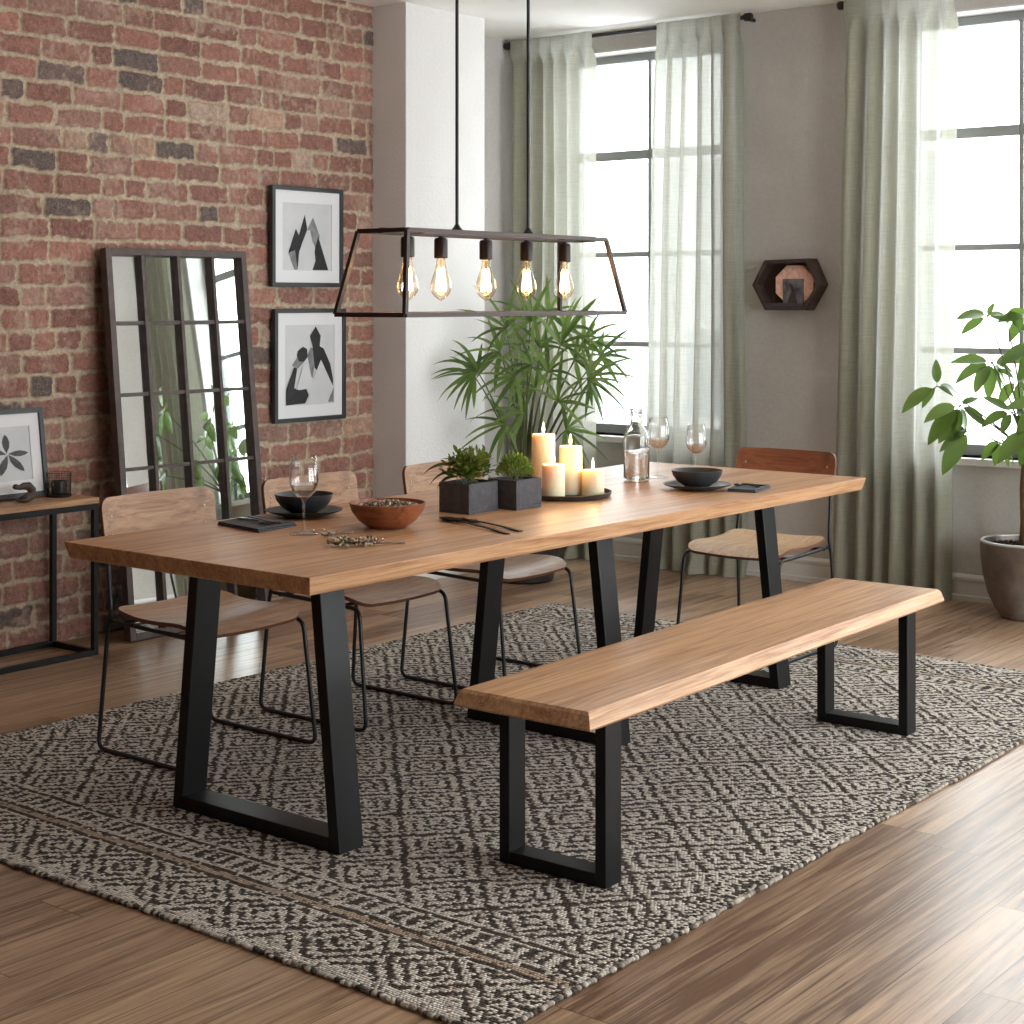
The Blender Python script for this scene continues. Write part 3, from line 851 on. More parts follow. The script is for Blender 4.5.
# wire candle holder
vh = thing('candle_holder', 'round black wire mesh candle holder on the console end', 'candle holder', (-5.45, 4.005, .622))
cg = MB()
for k in range(22):
    a = 2*PI*k/22; cg.tube([(.045*math.cos(a), .045*math.sin(a), .004), (.047*math.cos(a), .047*math.sin(a), .095)], .0011, 5)
for z in (.02, .04, .06, .078, .095): cg.tube([(.0462*math.cos(2*PI*k/28), .0462*math.sin(2*PI*k/28), z) for k in range(29)], .0011, 5, False)
cg.build('wire_cage', M['blackrod'], vh, smooth='all')
cb = MB(); cb.lathe([(.048, 0), (.050, .003), (.050, .008), (.046, .011)], 28); cb.build('base', M['blackrod'], vh, smooth=40)
cl = MB(); cl.lathe([(.026, .011), (.030, .015), (.031, .045), (.030, .062), (.027, .062), (.027, .05)], 24); cl.build('votive_cup', simple('smoked glass cup', (60, 52, 46), .2), vh, smooth=40)

# small triangular hole in the bricks, stood in for by a dark solid prism
tag(MB().prism([(4.0, .872), (4.028, .868), (4.024, .915), (4.016, .93)], WX-.006, WX+.03, 'X').build('wall_hook', M['blackrod']), 'small triangular hole in the brick above the console, made as a dark prism', 'hole')

# ---------------------------------------------------------------- leaning mirror
mtop, mbot = Vector((-5.565, 0, 1.615)), Vector((-5.395, 0, .004))
ml = (mtop-mbot).length; ang = math.atan2(mbot.x-mtop.x, mtop.z-mbot.z)
mir = thing('floor_mirror', 'tall window pane mirror with dark metal grid leaning on the brick wall', 'mirror', (-5.395, 4.683, .004), 0)
mir.rotation_euler = (0, -ang, R(-1.2))
W_, H_ = .765, ml; fw = .030; D = .030
mf = MB()
mf.box(-.012, D, -W_/2, -W_/2+fw, 0, H_); mf.box(-.012, D, W_/2-fw, W_/2, 0, H_)
mf.box(-.012, D, -W_/2+fw, W_/2-fw, 0, fw); mf.box(-.012, D, -W_/2+fw, W_/2-fw, H_-fw, H_)
mf.build('mirror_frame', M['rust'], mir, bevel=.002)
mg = MB()
for k in (1, 2, 3):
    y = -W_/2+W_*k/4; mg.box(.0012, D-.004, y-.008, y+.008, fw, H_-fw)
for z in (.39, .697, 1.006, 1.305):
    mg.box(.0012, D-.010, -W_/2+fw, W_/2-fw, z-.0075, z+.0075)
mg.build('glazing_bars', M['rust'], mir)
MB().box(-.004, .001, -W_/2+.02, W_/2-.02, .02, H_-.02).build('mirror_glass', M['silver'], mir)

# ---------------------------------------------------------------- hexagonal shadow box
hx = thing('wall_frame', 'dark hexagonal shadow box with copper panel hung between the curtains', 'picture', (-3.995, YB, 1.475))
hexo = [(-.188, .0), (-.118, .124), (.126, .130), (.188, .0), (.112, -.126), (-.116, -.126)]
hexi = [(p[0]*.90, p[1]*.86) for p in hexo]
hm = MB(); y0, y1 = -.095, -.001
vs = []; 
for poly, y in ((hexo, y0), (hexo, y1), (hexi, y0), (hexi, y1)): vs += [(p[0], y, p[1]) for p in poly]
fs = []
for k in range(6):
    j = (k+1) % 6
    fs += [(k, j, 6+j, 6+k), (12+j, 12+k, 18+k, 18+j), (j, k, 12+k, 12+j), (6+k, 6+j, 18+j, 18+k)]
hm.add(vs, fs); hm.build('frame', M['driftwood'], hx)
bp = MB(); bp.prism(hexi, -.012, -.002, 'Y'); bp.build('backing', M['driftwood'], hx)
cp = MB(); oct_ = [(.115*math.cos(a), .105*math.sin(a)) for a in [R(22.5+45*k) for k in range(8)]]
cp.prism([(min(x+.026, .135), max(z, -.100)) for x, z in oct_], -.050, -.013, 'Y'); cp.build('copper_panel', M['copper'], hx, bevel=.003)
pp = MB(); pp.prism([(-.034, -.100), (.078, -.100), (.078, .030), (-.034, .030)], -.058, -.0505, 'Y'); ph_ = pp.build('photo_print', M['photo'], hx)
pb = MB()
pb.prism([(-.01, -.09), (.015, -.03), (.0, .01), (.02, .0), (.035, -.04), (.045, -.09)], -.0605, -.0582, 'Y'); pb.build('photo_shape', M['driftwood'], ph_)
rl = MB(); rl.prism([(-.108, -.126+.020), (.104, -.126+.020), (.104, -.092), (-.112, -.090)], -.094, -.062, 'Y'); rl.build('ledge', M['concrete'], hx)

# ---------------------------------------------------------------- pendant lamp
pn = thing('pendant_lamp', 'open trapezoid black metal pendant lamp with five glowing filament bulbs', 'lamp', (-3.20, 3.935, 1.358))
hb = .0092
top = [(-.088, -.486, .240), (.100, -.486, .240), (.100, .487, .240), (-.088, .487, .240)]
bot = [(-.128, -.538, .0), (.140, -.538, .0), (.140, .540, .0), (-.128, .540, .0)]
pf = MB()
for k in range(4):
    a, b = Vector(top[k]), Vector(top[(k+1) % 4]); pf.tube([a, b], hb, 4, square=True)
    a, b = Vector(bot[k]), Vector(bot[(k+1) % 4]); pf.tube([a, b], hb, 4, square=True)
    pf.tube([bot[k], top[k]], hb, 4, square=True)
pf.tube([(0, -.486, .240), (0, .487, .240)], .012, 4, square=True)
for y in (-.33, .36): pf.tube([(-.098, y, .240), (.100, y, .240)], .005, 4, square=True)
pf.build('frame', M['pendant'], pn, bevel=.001)
for y in (-.15, .20):
    rd = MB(); rd.tube([(0, y, .248), (0, y, ZC-1.358)], .0052, 8); rd.lathe([(.019, .246), (.019, .252), (.010, .262), (.006, .27)], 16, (0, y, 0)); rd.build('rod', M['blackrod'], pn, smooth=50)
MB().box(-.06, .06, -.26, .31, ZC-1.358-.03, ZC-1.358-.001).build('ceiling_canopy', M['canopy'], pn, bevel=.004)
def bulb_profile():
    return [(.0125, 0), (.0135, -.012), (.0165, -.030), (.0235, -.052), (.0300, -.072), (.0318, -.088), (.0290, -.102), (.0215, -.114), (.0110, -.122), (.0035, -.127), (.0005, -.128)]
for y in (-.372, -.224, -.012, .192, .394):
    sk = MB(); sk.lathe([(.0075, .238), (.0075, .228), (.0185, .225), (.0205, .219), (.0205, .168), (.0185, .166)], 20, (0, y, 0)); so = sk.build('socket', M['socket'], pn, smooth=40)
    bb = MB(); bb.lathe(bulb_profile(), 24, (0, y, .168), True, True); bo = bb.build('bulb', M['bulbglass'], pn, smooth='all')
    fl = MB()
    for k in range(8):
        a = 2*PI*k/8+.2; a2 = 2*PI*(k+1)/8+.2
        r0, r1 = .0085, .0150
        p0 = (r0*math.cos(a), y+r0*math.sin(a), .136); p1 = (r1*math.cos(a), y+r1*math.sin(a), .070)
        p2 = (r0*math.cos(a2), y+r0*math.sin(a2), .128)
        fl.tube([p0, p1], .0020, 5)
        if k % 2: fl.tube([p1, (r1*math.cos(a2), y+r1*math.sin(a2), .070)], .0016, 5)
    fl.build('filament', M['filament'], bo)
    stm = MB(); stm.tube([(0, y, .166), (0, y, .128)], .003, 6); stm.build('glass_stem', M['bulbglass'], bo)

# ---------------------------------------------------------------- curtains and rods
def curtain(label, x0, x1, folds, seed, xb0=None, xb1=None, y=7.215):
    rr = random.Random(seed); xb0 = x0 if xb0 is None else xb0; xb1 = x1 if xb1 is None else xb1
    ph = rr.uniform(0, 6); w2 = rr.uniform(2.2, 3.1); amp = [rr.uniform(.7, 1.3) for _ in range(folds+2)]
    zt = 2.842
    mb = MB()
    def fn(u, v):
        z = .006+(zt-.006)*v
        a = (x0+(x1-x0)*u)*v+(xb0+(xb1-xb0)*u)*(1-v)
        uu = u+.018*math.sin(u*11+seed)
        k = min(int(uu*folds) if uu > 0 else 0, folds)
        am = amp[k]*(1-(uu*folds-k))+amp[k+1]*(uu*folds-k)
        A = (.040+.018*(1-v))*am*(1 if v < .95 else 1-.75*(v-.95)/.05)
        s = math.sin(uu*folds*2*PI+ph)
        yy = y+A*(s*.8+.2*math.sin(uu*folds*4*PI+ph*w2))+.01*math.sin(v*5+u*9)
        if v > .93: yy += .006*math.sin(u*folds*2*PI*3.2)*(v-.93)/.07
        xx = a+.014*math.cos(uu*folds*2*PI+ph)*(1-.5*v)
        if v < .03: yy -= (.03-v)*1.1*(.5+.5*math.sin(u*17+seed)); 
        if v > .95: yy = yy*(1-min(1, (v-.95)/.02))+(7.196+.004*s)*min(1, (v-.95)/.02)
        return (xx, min(yy, YB-.035), z)
    mb.grid(folds*16+1, 70, fn)
    o = mb.build('curtain', M['curtain'], smooth='all')
    return tag(o, label, 'curtain', 'sage green sheer curtains')
curtain('sheer sage green curtain behind the palm, next to the column', -5.70, -5.145, 6, 1)
curtain('sheer sage green curtain right of the first window, beside the hexagonal box', -4.715, -4.215, 6, 5, -4.80, -4.19)
curtain('wide sheer sage green curtain between the hexagonal box and the potted tree', -3.650, -3.095, 6, 8, -3.735, -3.13)
curtain('sheer sage green curtain at the right side of the second window, behind the tree', -2.40, -1.92, 6, 11)
def rod(label, x0, x1, ends):
    t = thing('curtain_rod', label, 'curtain rod', ((x0+x1)/2, 7.225, 2.822)); h = (x1-x0)/2
    r = MB(); r.tube([(-h, 0, 0), (h, 0, 0)], .011, 12); r.build('rod', M['blackrod'], t, smooth=40)
    for s in ends:
        f = MB(); f.lathe([(.018, -.02), (.021, -.016), (.021, .016), (.018, .02)], 16)
        f.v = [(s*h+v[2], v[1], v[0]) for v in f.v]
        f.box(s*(h-.03)-.008, s*(h-.03)+.008, .0, YB-7.225-.001, -.008, .008)
        f.build('finial', M['blackrod'], t, smooth=40)
rod('black curtain rod above the window behind the palm', -5.735, -4.195, (-1, 1))
rod('black curtain rod above the window behind the potted tree', -3.675, -1.92, (-1, 1))

# ---------------------------------------------------------------- things on the table
TZ = .7502
def lathe_thing(name, prof, mat, label, cat, loc, group=None, seg=48, wob=None):
    mb = MB(); mb.lathe(prof, seg, (0, 0, 0), True, True, wob)
    o = mb.build(name, mat, smooth=35, loc=loc); tag(o, label, cat, group); return o
def tpos(px, py, z=TZ): return atZ(px, py, z)
plate = [(.060, 0), (.065, .003), (.092, .010), (.113, .018), (.116, .021), (.112, .0215), (.090, .0145), (.062, .009), (.0005, .009)]
bowl = [(.038, 0), (.042, .003), (.066, .018), (.082, .040), (.087, .058), (.0845, .058), (.078, .042), (.062, .022), (.036, .010), (.0005, .009)]
p1 = tpos(304, 516); p2 = tpos(697, 489.5)
wb = lambda a, z: 1+.012*math.sin(2*a+.5)+.006*math.sin(5*a)
lathe_thing('plate', plate, M['ceramic'], 'dark stoneware plate under a bowl at the near left setting', 'plate', p1, 'dark stoneware plates', wob=wb)
lathe_thing('plate', plate, M['ceramic'], 'dark stoneware plate under a bowl at the far right setting', 'plate', p2, 'dark stoneware plates', wob=wb)
lathe_thing('bowl', bowl, M['ceramic'], 'dark stoneware bowl on the plate behind the near wine glass', 'bowl', p1+Vector((0, 0, .0095)), 'dark stoneware bowls', wob=wb)
lathe_thing('bowl', bowl, M['ceramic'], 'dark stoneware bowl on the plate at the far end of the table', 'bowl', p2+Vector((0, 0, .0095)), 'dark stoneware bowls', wob=wb)

def wine_glass(label, loc, s=1., wine='wine', lvl=.36):
    t = thing('wine_glass', label, 'glass', loc, 0, 'stemmed wine glasses'); t.scale = (s, s, s)
    g = MB()
    out = [(.0385, 0), (.039, .0015), (.030, .003), (.012, .007), (.0048, .014), (.0036, .040), (.0036, .085), (.0060, .096), (.018, .104), (.032, .118), (.0405, .138), (.0415, .150), (.0390, .180), (.0335, .217)]
    inn = [(.0325, .217), (.038, .180), (.0405, .150), (.0395, .139), (.031, .120), (.017, .107), (.0005, .102)]
    g.lathe(out+inn, 40); g.build('glass', M['glass'], t, smooth='all')
    lv = .139; w = MB(); w.lathe([(.0005, .1028), (.0165, .108), (.0303, .121), (.0388, lv), (.0005, lv)], 36, (0, 0, 0), False, False)
    w.build('wine', M[wine], t, smooth=40)
    return t
wine_glass('tall stemmed wine glass in front of the near dark bowl', tpos(304, 534), 1., 'water')
wine_glass('stemmed wine glass with rose wine right beside the water bottle', tpos(658, 477.5), 1.02)
wine_glass('stemmed wine glass with rose wine behind the far dark bowl', tpos(696, 480), .92)

bt = thing('water_bottle', 'clear glass water bottle half full on the table right of the candles', 'bottle', tpos(636.5, 481))
g = MB()
g.lathe([(.042, 0), (.0462, .004), (.0466, .02), (.0466, .150), (.0440, .168), (.034, .188), (.0245, .204), (.0225, .214), (.0225, .232), (.0245, .236), (.0245, .244), (.0225, .247), (.0225, .252), (.0245, .255), (.0245, .262),
         (.0205, .262), (.0205, .214), (.0225, .203), (.032, .187), (.0420, .167), (.0440, .150), (.0440, .02), (.038, .010), (.0005, .014)], 44)
g.build('bottle_glass', M['bottleglass'], bt, smooth=50)
g = MB(); g.lathe([(.0005, .0145), (.0375, .0112), (.0436, .0205), (.0436, .103), (.0005, .103)], 40, (0, 0, 0), False, False); g.build('water', M['bottlewater'], bt, smooth=40)

# wooden bowl of dried pods
wbp = tpos(387.5, 527.5)
lathe_thing('wooden_bowl', [(.048, 0), (.055, .002), (.082, .022), (.102, .048), (.1095, .072), (.1055, .0725), (.098, .050), (.078, .027), (.050, .012), (.0005, .010)], M['woodbowl'], 'reddish wooden bowl filled with dried pods near the front of the table', 'bowl', wbp)
pd = MB(); rr = random.Random(21)
for k in range(260):
    a = rr.uniform(0, 6.283); r_ = math.sqrt(rr.random())*.092
    z = .056+rr.uniform(0, .020)*(1-r_/.1)
    c = Vector((r_*math.cos(a), r_*math.sin(a), z)); d = Vector((rr.uniform(-1, 1), rr.uniform(-1, 1), rr.uniform(-.35, .5))).normalized()
    pd.cur = 0 if rr.random() < .72 else 1
    L = rr.uniform(.010, .026)
    pd.tube([c-d*L*.5, c-d*L*.15+Vector((0, 0, .002)), c+d*L*.2+Vector((0, 0, .002)), c+d*L*.5], [.001, rr.uniform(.002, .0045), .003, .0008], 6)
for k in range(9):
    a = rr.uniform(0, 6.283); c = Vector((.05*math.cos(a), .05*math.sin(a), .062)); d = Vector((rr.uniform(-1, 1), rr.uniform(-1, 1), .35)).normalized()
    pd.cur = k % 2; pd.tube([c-d*.02, c+d*.022], [.002, .001], 6)
pdo = MB(); pdo.lathe([(.0005, .030), (.078, .0305), (.0965, .054), (.0005, .058)], 30, (0, 0, 0), False, False)
o_ = len(pd.v); pd.cur = 0; pd.add(pdo.v, pdo.f)
o = pd.build('dried_pods', [M['pods'], M['palepods']], smooth='all', loc=wbp+Vector((0, 0, .003)))
tag(o, 'brown and pale dried pods and petals heaped in the wooden bowl', 'potpourri', None, 'stuff')

# dried sprigs lying on the table
def sprig(label, a, b, seed, dense, r=.0022):
    t = MB(); rr = random.Random(seed); a = Vector(a); b = Vector(b)
    t.cur = 0; m = (a+b)/2+Vector((0, 0, .004)); t.tube([a+Vector((0, 0, r)), m, b+Vector((0, 0, r*1.4))], [r*.5, r, r*1.5], 7)
    d = (b-a).normalized(); s = Vector((-d.y, d.x, 0))
    for k in range(dense):
        q = rr.random()**1.1*.62; c = a+(b-a)*q+Vector((0, 0, .004)); sd = rr.choice((-1, 1))
        e = c+s*sd*rr.uniform(.004, .042)+d*rr.uniform(-.03, .014)+Vector((0, 0, rr.uniform(-.001, .016)))
        t.cur = 0; t.tube([c, e], [.0009, .0006], 5)
        t.cur = 1 if rr.random() < .6 else 0
        t.sphere(e, rr.uniform(.0022, .0045), 7, 5, (1, 1, .8))
    return tag(t.build('dried_sprig', [M['pods'], M['palepods']], smooth='all'), label, 'dried flower', 'dried sprigs on the table')
sprig('dried flower sprig with pale buds lying before the wooden bowl', tpos(334, 547)+Vector((0, 0, .004)), tpos(405, 544), 3, 150)
sprig('thin dark dried twig lying between wine glass and wooden bowl', tpos(324, 537), tpos(352, 533.5), 8, 14, .003)


# planters
def planter(label, cx0, cy0, w, l, h):
    """(cx0, cy0) = near right corner; box reaches w towards -X and l towards +Y"""
    t = thing('planter', label, 'plant', (cx0-w/2, cy0+l/2, TZ), 0)
    m = MB(); a, b = w/2, l/2; th = .008
    m.box(-a, a, -b, b, 0, .012); m.box(-a, a, -b, -b+th, .012, h); m.box(-a, a, b-th, b, .012, h); m.box(-a, -a+th, -b+th, b-th, .012, h); m.box(a-th, a, -b+th, b-th, .012, h)
    m.build('pot', M['concrete'], t, bevel=.0015)
    MB().box(-a+th, a-th, -b+th, b-th, .012, h-.008).build('soil', M['soil'], t)
    return t, a, b
A = tpos(469, 515); B_ = tpos(516.5, 510.7)
t, a, b = planter('square dark stone planter with leafy dark herbs, left of the two', A.x, A.y, .120, .140, .092)
rr = random.Random(2); lf = MB()
for k in range(520):
    an = rr.uniform(0, 6.28); el = rr.uniform(.05, 1.5); rad = rr.uniform(.15, 1)
    o_ = Vector((rr.uniform(-.035, .035), rr.uniform(-.045, .045), .09+rr.uniform(0, .035)))
    d = Vector((math.cos(an)*math.cos(el), math.sin(an)*math.cos(el), math.sin(el)+.15)).normalized()
    c = o_+Vector((d.x*.055, d.y*.06, d.z*.068))*rad
    L = rr.uniform(.014, .034)
    lf.leaf(c, (d+Vector((rr.uniform(-.8, .8), rr.uniform(-.8, .8), rr.uniform(-.4, .6)))), (rr.uniform(-.6, .6), rr.uniform(-.6, .6), 1), L, L*.46, rr.uniform(.2, 1.1), 4, .3)
for k in range(12):   # larger arching leaves
    an = k*.55+.2; d = Vector((math.cos(an)*.6, math.sin(an)*.6, 1)).normalized()
    lf.leaf((d.x*.03, d.y*.03, .12), d, (0, 0, 1), rr.uniform(.06, .095), .024, 1.5, 7, .3)
lf.build('leaves', M['herbleaf'], t, smooth='all')
od = MB()
for d, L, zz in (((-.9, -.55, .35), .135, .135), ((-.9, -.5, .1), .115, .118), ((-.75, -.6, .0), .085, .105)):
    o0 = Vector((-.03, -.02, zz)); od.leaf(o0, d, (.3, -.5, 1), L*.9, .019, 1.4, 8, .3)
od.build('trailing_leaves', M['oddleaf'], t, smooth='all')
sm = MB()
for k in range(16):
    an = rr.uniform(0, 6.28); sm.tube([(rr.uniform(-.03, .03), rr.uniform(-.04, .04), .08), (.035*math.cos(an), .04*math.sin(an), .13)], .0012, 5)
sm.build('stems', M['stem'], t)
t, a, b = planter('square dark stone planter with clipped light green shrub beside the tall candle', B_.x, B_.y, .115, .128, .092)
lf = MB()
for k in range(900):
    u = rr.random(); an = rr.uniform(0, 6.28); el = math.asin(rr.random()**.8)
    d = Vector((math.cos(an)*math.cos(el), math.sin(an)*math.cos(el), math.sin(el)))
    c = Vector((d.x*.056, d.y*.060, .100+d.z*.064))*1.0
    c = Vector((c.x*rr.uniform(.75, 1), c.y*rr.uniform(.75, 1), .09+(c.z-.09)*rr.uniform(.7, 1.02)))
    L = rr.uniform(.009, .015)
    lf.leaf(c, (d+Vector((rr.uniform(-.5, .5), rr.uniform(-.5, .5), rr.uniform(.1, .9)))), (rr.uniform(-.6, .6), rr.uniform(-.6, .6), 1), L, L*.48, .1, 3, .25)
lf.leaf((-.012, -.01, .14), (-.05, 0, 1), (1, 0, 0), .042, .008, .1, 5, .2)
lf.build('leaves', M['boxleaf'], t, smooth='all')
sm = MB()
for k in range(22):
    an = rr.uniform(0, 6.28); sm.tube([(rr.uniform(-.02, .02), rr.uniform(-.02, .02), .08), (.035*math.cos(an), .035*math.sin(an), .125)], .001, 5)
sm.build('stems', M['stem'], t)

# candle tray and candles
tc = tpos(562, 496)
lathe_thing('candle_tray', [(.150, 0), (.160, .003), (.166, .017), (.162, .018), (.156, .006), (.0005, .005)], M['traymetal'], 'round dark bronze tray under the four lit candles', 'tray', tc, None, 64)
def candle(label, px, py, top, r):
    p = tpos(px, py, TZ+.0055); d = 1646*(CAMH-p.z)/(py-300); h = (py-top)/FPX*d
    t = thing('candle', label, 'candle', p, 0, 'lit ivory pillar candles')
    m = MB(); m.lathe([(r*.97, 0), (r, .002), (r, h-.003), (r*.97, h), (r*.80, h-.001), (r*.55, h-.006), (.0005, h-.008)], 36, (0, 0, 0), True, True, lambda a, z: 1+.006*math.sin(3*a+z*40))
    m.build('wax', M['wax'], t, smooth=50)
    w = MB(); w.tube([(0, 0, h-.010), (.001, 0, h+.002), (.0005, .001, h+.007)], .0009, 6); w.build('wick', M['ink'], t)
    f = MB(); f.lathe([(.0005, h+.003), (.0032, h+.008), (.0046, h+.014), (.0038, h+.023), (.0018, h+.032), (.0004, h+.040)], 14); f.build('flame', M['flame'], t, smooth='all')
    L = bpy.data.lights.new('candle_light', 'POINT'); L.energy = .32; L.color = (1, .60, .28); L.shadow_soft_size = .012
    lo = bpy.data.objects.new('candle_light', L); COL.objects.link(lo); lo.parent = t; lo.location = (0, 0, h+.022)
candle('tallest lit pillar candle at the left back of the tray', 543.5, 488, 434, .0405)
candle('second tallest lit pillar candle in the middle of the tray', 570.5, 494, 446, .0385)
candle('short lit pillar candle at the front of the tray', 553.5, 498, 464, .0375)
candle('shortest lit pillar candle at the right side of the tray', 593, 495, 470, .0370)

# napkins with cutlery
def napkin(label, corners, th=.011):
    mb = MB(); P = [tpos(*c) for c in corners]
    mb.hexa([(p.x, p.y, TZ) for p in P], [(p.x, p.y, TZ+th*.48) for p in P])
    Q = [P[0].lerp(P[1], .02), P[1].lerp(P[0], .03), P[2].lerp(P[3], .03), P[3].lerp(P[2], .02)]
    mb.hexa([(p.x, p.y, TZ+th*.52) for p in Q], [(p.x, p.y, TZ+th) for p in Q])
    return tag(mb.build('napkin', M['napkin'], bevel=.003, seg=3), label, 'napkin', 'folded charcoal napkins'), P
n1, P1 = napkin('folded charcoal napkin left of the near plate, partly under its rim', [(217, 525), (259, 533), (297, 526), (254, 518.5)])
n2, P2 = napkin('folded charcoal napkin right of the far plate', [(727, 491.5), (756, 493), (771, 488), (742, 486)])

def cutlery(kind, label, a, b, z, group=None):
    """a = head end, b = handle end"""
    a = Vector((a.x, a.y, 0)); b = Vector((b.x, b.y, 0)); d = (b-a).normalized(); s = Vector((-d.y, d.x, 0)); L = (b-a).length
    mb = MB()
    def strip(ws, zs, t=.0032):
        ws = [(q, w*1.35) for q, w in ws]
        vs = []; n = len(ws)
        for (q, w), zz in zip(ws, zs):
            c = a+d*(L*q)
            vs += [(*(c-s*w).xy, z+zz), (*(c+s*w).xy, z+zz), (*(c+s*w).xy, z+zz+t), (*(c-s*w).xy, z+zz+t)]
        fs = [(0, 1, 2, 3)]
        for i in range(n-1):
            o = 4*i
            for k in range(4): fs.append((o+k, o+4+k, o+4+(k+1) % 4, o+(k+1) % 4))
        o = 4*(n-1); fs.append((o+3, o+2, o+1, o)); mb.add(vs, fs)
    if kind == 'fork':
        strip([(.22, .011), (.26, .011), (.32, .005), (.40, .003), (.7, .0035), (.95, .0055), (1, .0045)], [.004, .001, .003, .005, .004, .0006, .0006])
        for k in (-1.5, -.5, .5, 1.5):
            o = s*(.0078*k); p = [a+o+Vector((0, 0, z+.006)), a+d*L*.10+o+Vector((0, 0, z+.002)), a+d*L*.23+o+Vector((0, 0, z+.0045))]
            mb.tube(p, [.0012, .0020, .0024], 5)
    elif kind == 'spoon':
        strip([(.26, .006), (.34, .004), (.42, .003), (.7, .0035), (.95, .0055), (1, .0045)], [.003, .004, .005, .004, .0006, .0006])
        c = a+d*L*.14; n = 9
        def sp(u, v):
            r_ = v; an = 2*PI*u
            q = c+d*(L*.14*r_*math.cos(an))+s*(.024*r_*math.sin(an)*(1-.15*math.cos(an)))
            return (q.x, q.y, z+.0015+.006*r_*r_)
        mb.grid(25, 7, sp)
        def sp2(u, v):
            p = sp(u, v); return (p[0], p[1], p[2]+.0014)
        mb.grid(25, 7, sp2, True)
    else:  # knife
        strip([(0, .001), (.08, .007), (.45, .009), (.52, .005), (.95, .006), (1, .005)], [.0008]*6, .002)
    return tag(mb.build(kind, M['cutlery'], smooth=40), label, kind, group)
cutlery('spoon', 'matt black serving spoon lying in front of the left planter, nearer the table edge', tpos(442, 519.5), tpos(508, 534.5), TZ)
cutlery('fork', 'matt black serving fork lying beside the black spoon before the planters', tpos(459, 519.5), tpos(521, 532), TZ)
zN = TZ+.0112
cutlery('fork', 'black fork resting on the near folded napkin', P1[1].lerp(P1[2], .45).lerp(P1[0], .06), P1[0].lerp(P1[3], .45).lerp(P1[2], .08), zN)
cutlery('knife', 'black knife resting on the near folded napkin beside the fork', P1[1].lerp(P1[2], .72).lerp(P1[0], .08), P1[0].lerp(P1[3], .75).lerp(P1[2], .10), zN)
cutlery('fork', 'black fork resting on the far folded napkin', P2[0].lerp(P2[3], .55), P2[1].lerp(P2[2], .45).lerp(P2[0], .1), zN)
cutlery('knife', 'black knife resting on the far folded napkin beside its fork', P2[0].lerp(P2[3], .85).lerp(P2[2], .05), P2[1].lerp(P2[2], .8).lerp(P2[0], .1), zN)

# ---------------------------------------------------------------- potted palm
PX, PY = -5.06, 6.50
palm = thing('potted_palm', 'tall lady palm with fan leaves in a dark floor pot before the first window', 'plant', (PX, PY, 0))
m = MB(); m.lathe([(.135, 0), (.15, .01), (.185, .20), (.20, .34), (.19, .345), (.18, .33), (.165, .30), (.0005, .30)], 40); m.build('pot', M['darkpot'], palm, smooth=40)
m = MB(); m.lathe([(.0005, .285), (.176, .285), (.176, .315), (.0005, .325)], 30, (0, 0, 0), False, False); m.build('soil', M['soil'], palm)
rr = random.Random(17)
hubs = [(474, 376, 6.22, 190), (478, 372, 6.20, 150), (500, 352, 6.32, 165), (506, 328, 6.36, 130), (530, 322, 6.4, 110), (548, 316, 6.5, 80), (566, 330, 6.5, 50), (584, 342, 6.6, 35),
        (588, 378, 6.5, 15), (590, 382, 6.45, -50), (540, 348, 6.45, 95), (515, 378, 6.3, 185), (548, 372, 6.35, 75), (524, 412, 6.3, 165), (506, 424, 6.32, 195),
        (558, 402, 6.3, 60), (566, 430, 6.4, -12), (535, 388, 6.5, 110), (520, 345, 6.5, 120), (575, 360, 6.6, 20), (600, 356, 6.6, 25), (560, 345, 6.4, 70), (532, 365, 6.3, 140)]
lf = MB(); sts = MB(); right = Vector((CC, SS, 0)); fwd = Vector((-SS, CC, 0)); org = Vector((PX, PY, 0))
for k, (hx_, hy_, Y_, ang_) in enumerate(hubs):
    H_ = atY(hx_, hy_, Y_)-org
    b0 = Vector((rr.uniform(-.045, .045), rr.uniform(-.045, .045), .31))
    mid = b0.lerp(H_, .55)+Vector((rr.uniform(-.02, .02), 0, .10)); mid.x *= .7; mid.y *= .7
    pts = [b0*(1-t)**2+mid*2*t*(1-t)+H_*t*t for t in [i/8 for i in range(9)]]
    sts.tube(pts, [.007*(1-.6*i/8) for i in range(9)], 6)
    ad = R(ang_); out = (right*math.cos(ad)+Vector((0, 0, 1))*math.sin(ad)*.9+fwd*rr.uniform(-.3, .3)).normalized()
    n = rr.randint(6, 9); axis = (fwd*-1+Vector((0, 0, .5))).normalized()
    sidev = out.cross(axis).normalized()
    for j in range(n):
        f = (j/(n-1)-.5)*R(rr.uniform(165, 200))
        d = out*math.cos(f)+sidev*math.sin(f)+Vector((rr.uniform(-.1, .1), rr.uniform(-.1, .1), rr.uniform(0, .15)))
        L = rr.uniform(.19, .30)*(1-.25*abs(f)/1.6)
        lf.leaf(H_, d, axis+Vector((rr.uniform(-.3, .3), rr.uniform(-.3, .3), .5)), L, rr.uniform(.017, .026), rr.uniform(.35, 1.25), 8, .25, lambda t: min(1, .25+t*3.2)*(1-t**3.2)+.02)
lf.v = [((max(p[0]+PX, -5.385)-PX), p[1], p[2]) if p[1]+PY < 6.66 else (max(p[0]+PX, -5.70)-PX, min(p[1]+PY, 7.05)-PY, p[2]) for p in lf.v]
lf.build('leaves', M['palmleaf'], palm, smooth='all')
sts.build('stems', M['stem'], palm, smooth='all')
ck = MB()
for k in range(6):
    an = k*1.05; b0 = Vector((.035*math.cos(an), .035*math.sin(an), .30)); ck.tube([b0, b0*1.05+Vector((0, 0, .22)), b0*1.0+Vector((.01, .0, .44+.03*k))], [.013, .012, .008], 8)
ck.build('canes', M['sheath'], palm, smooth='all')

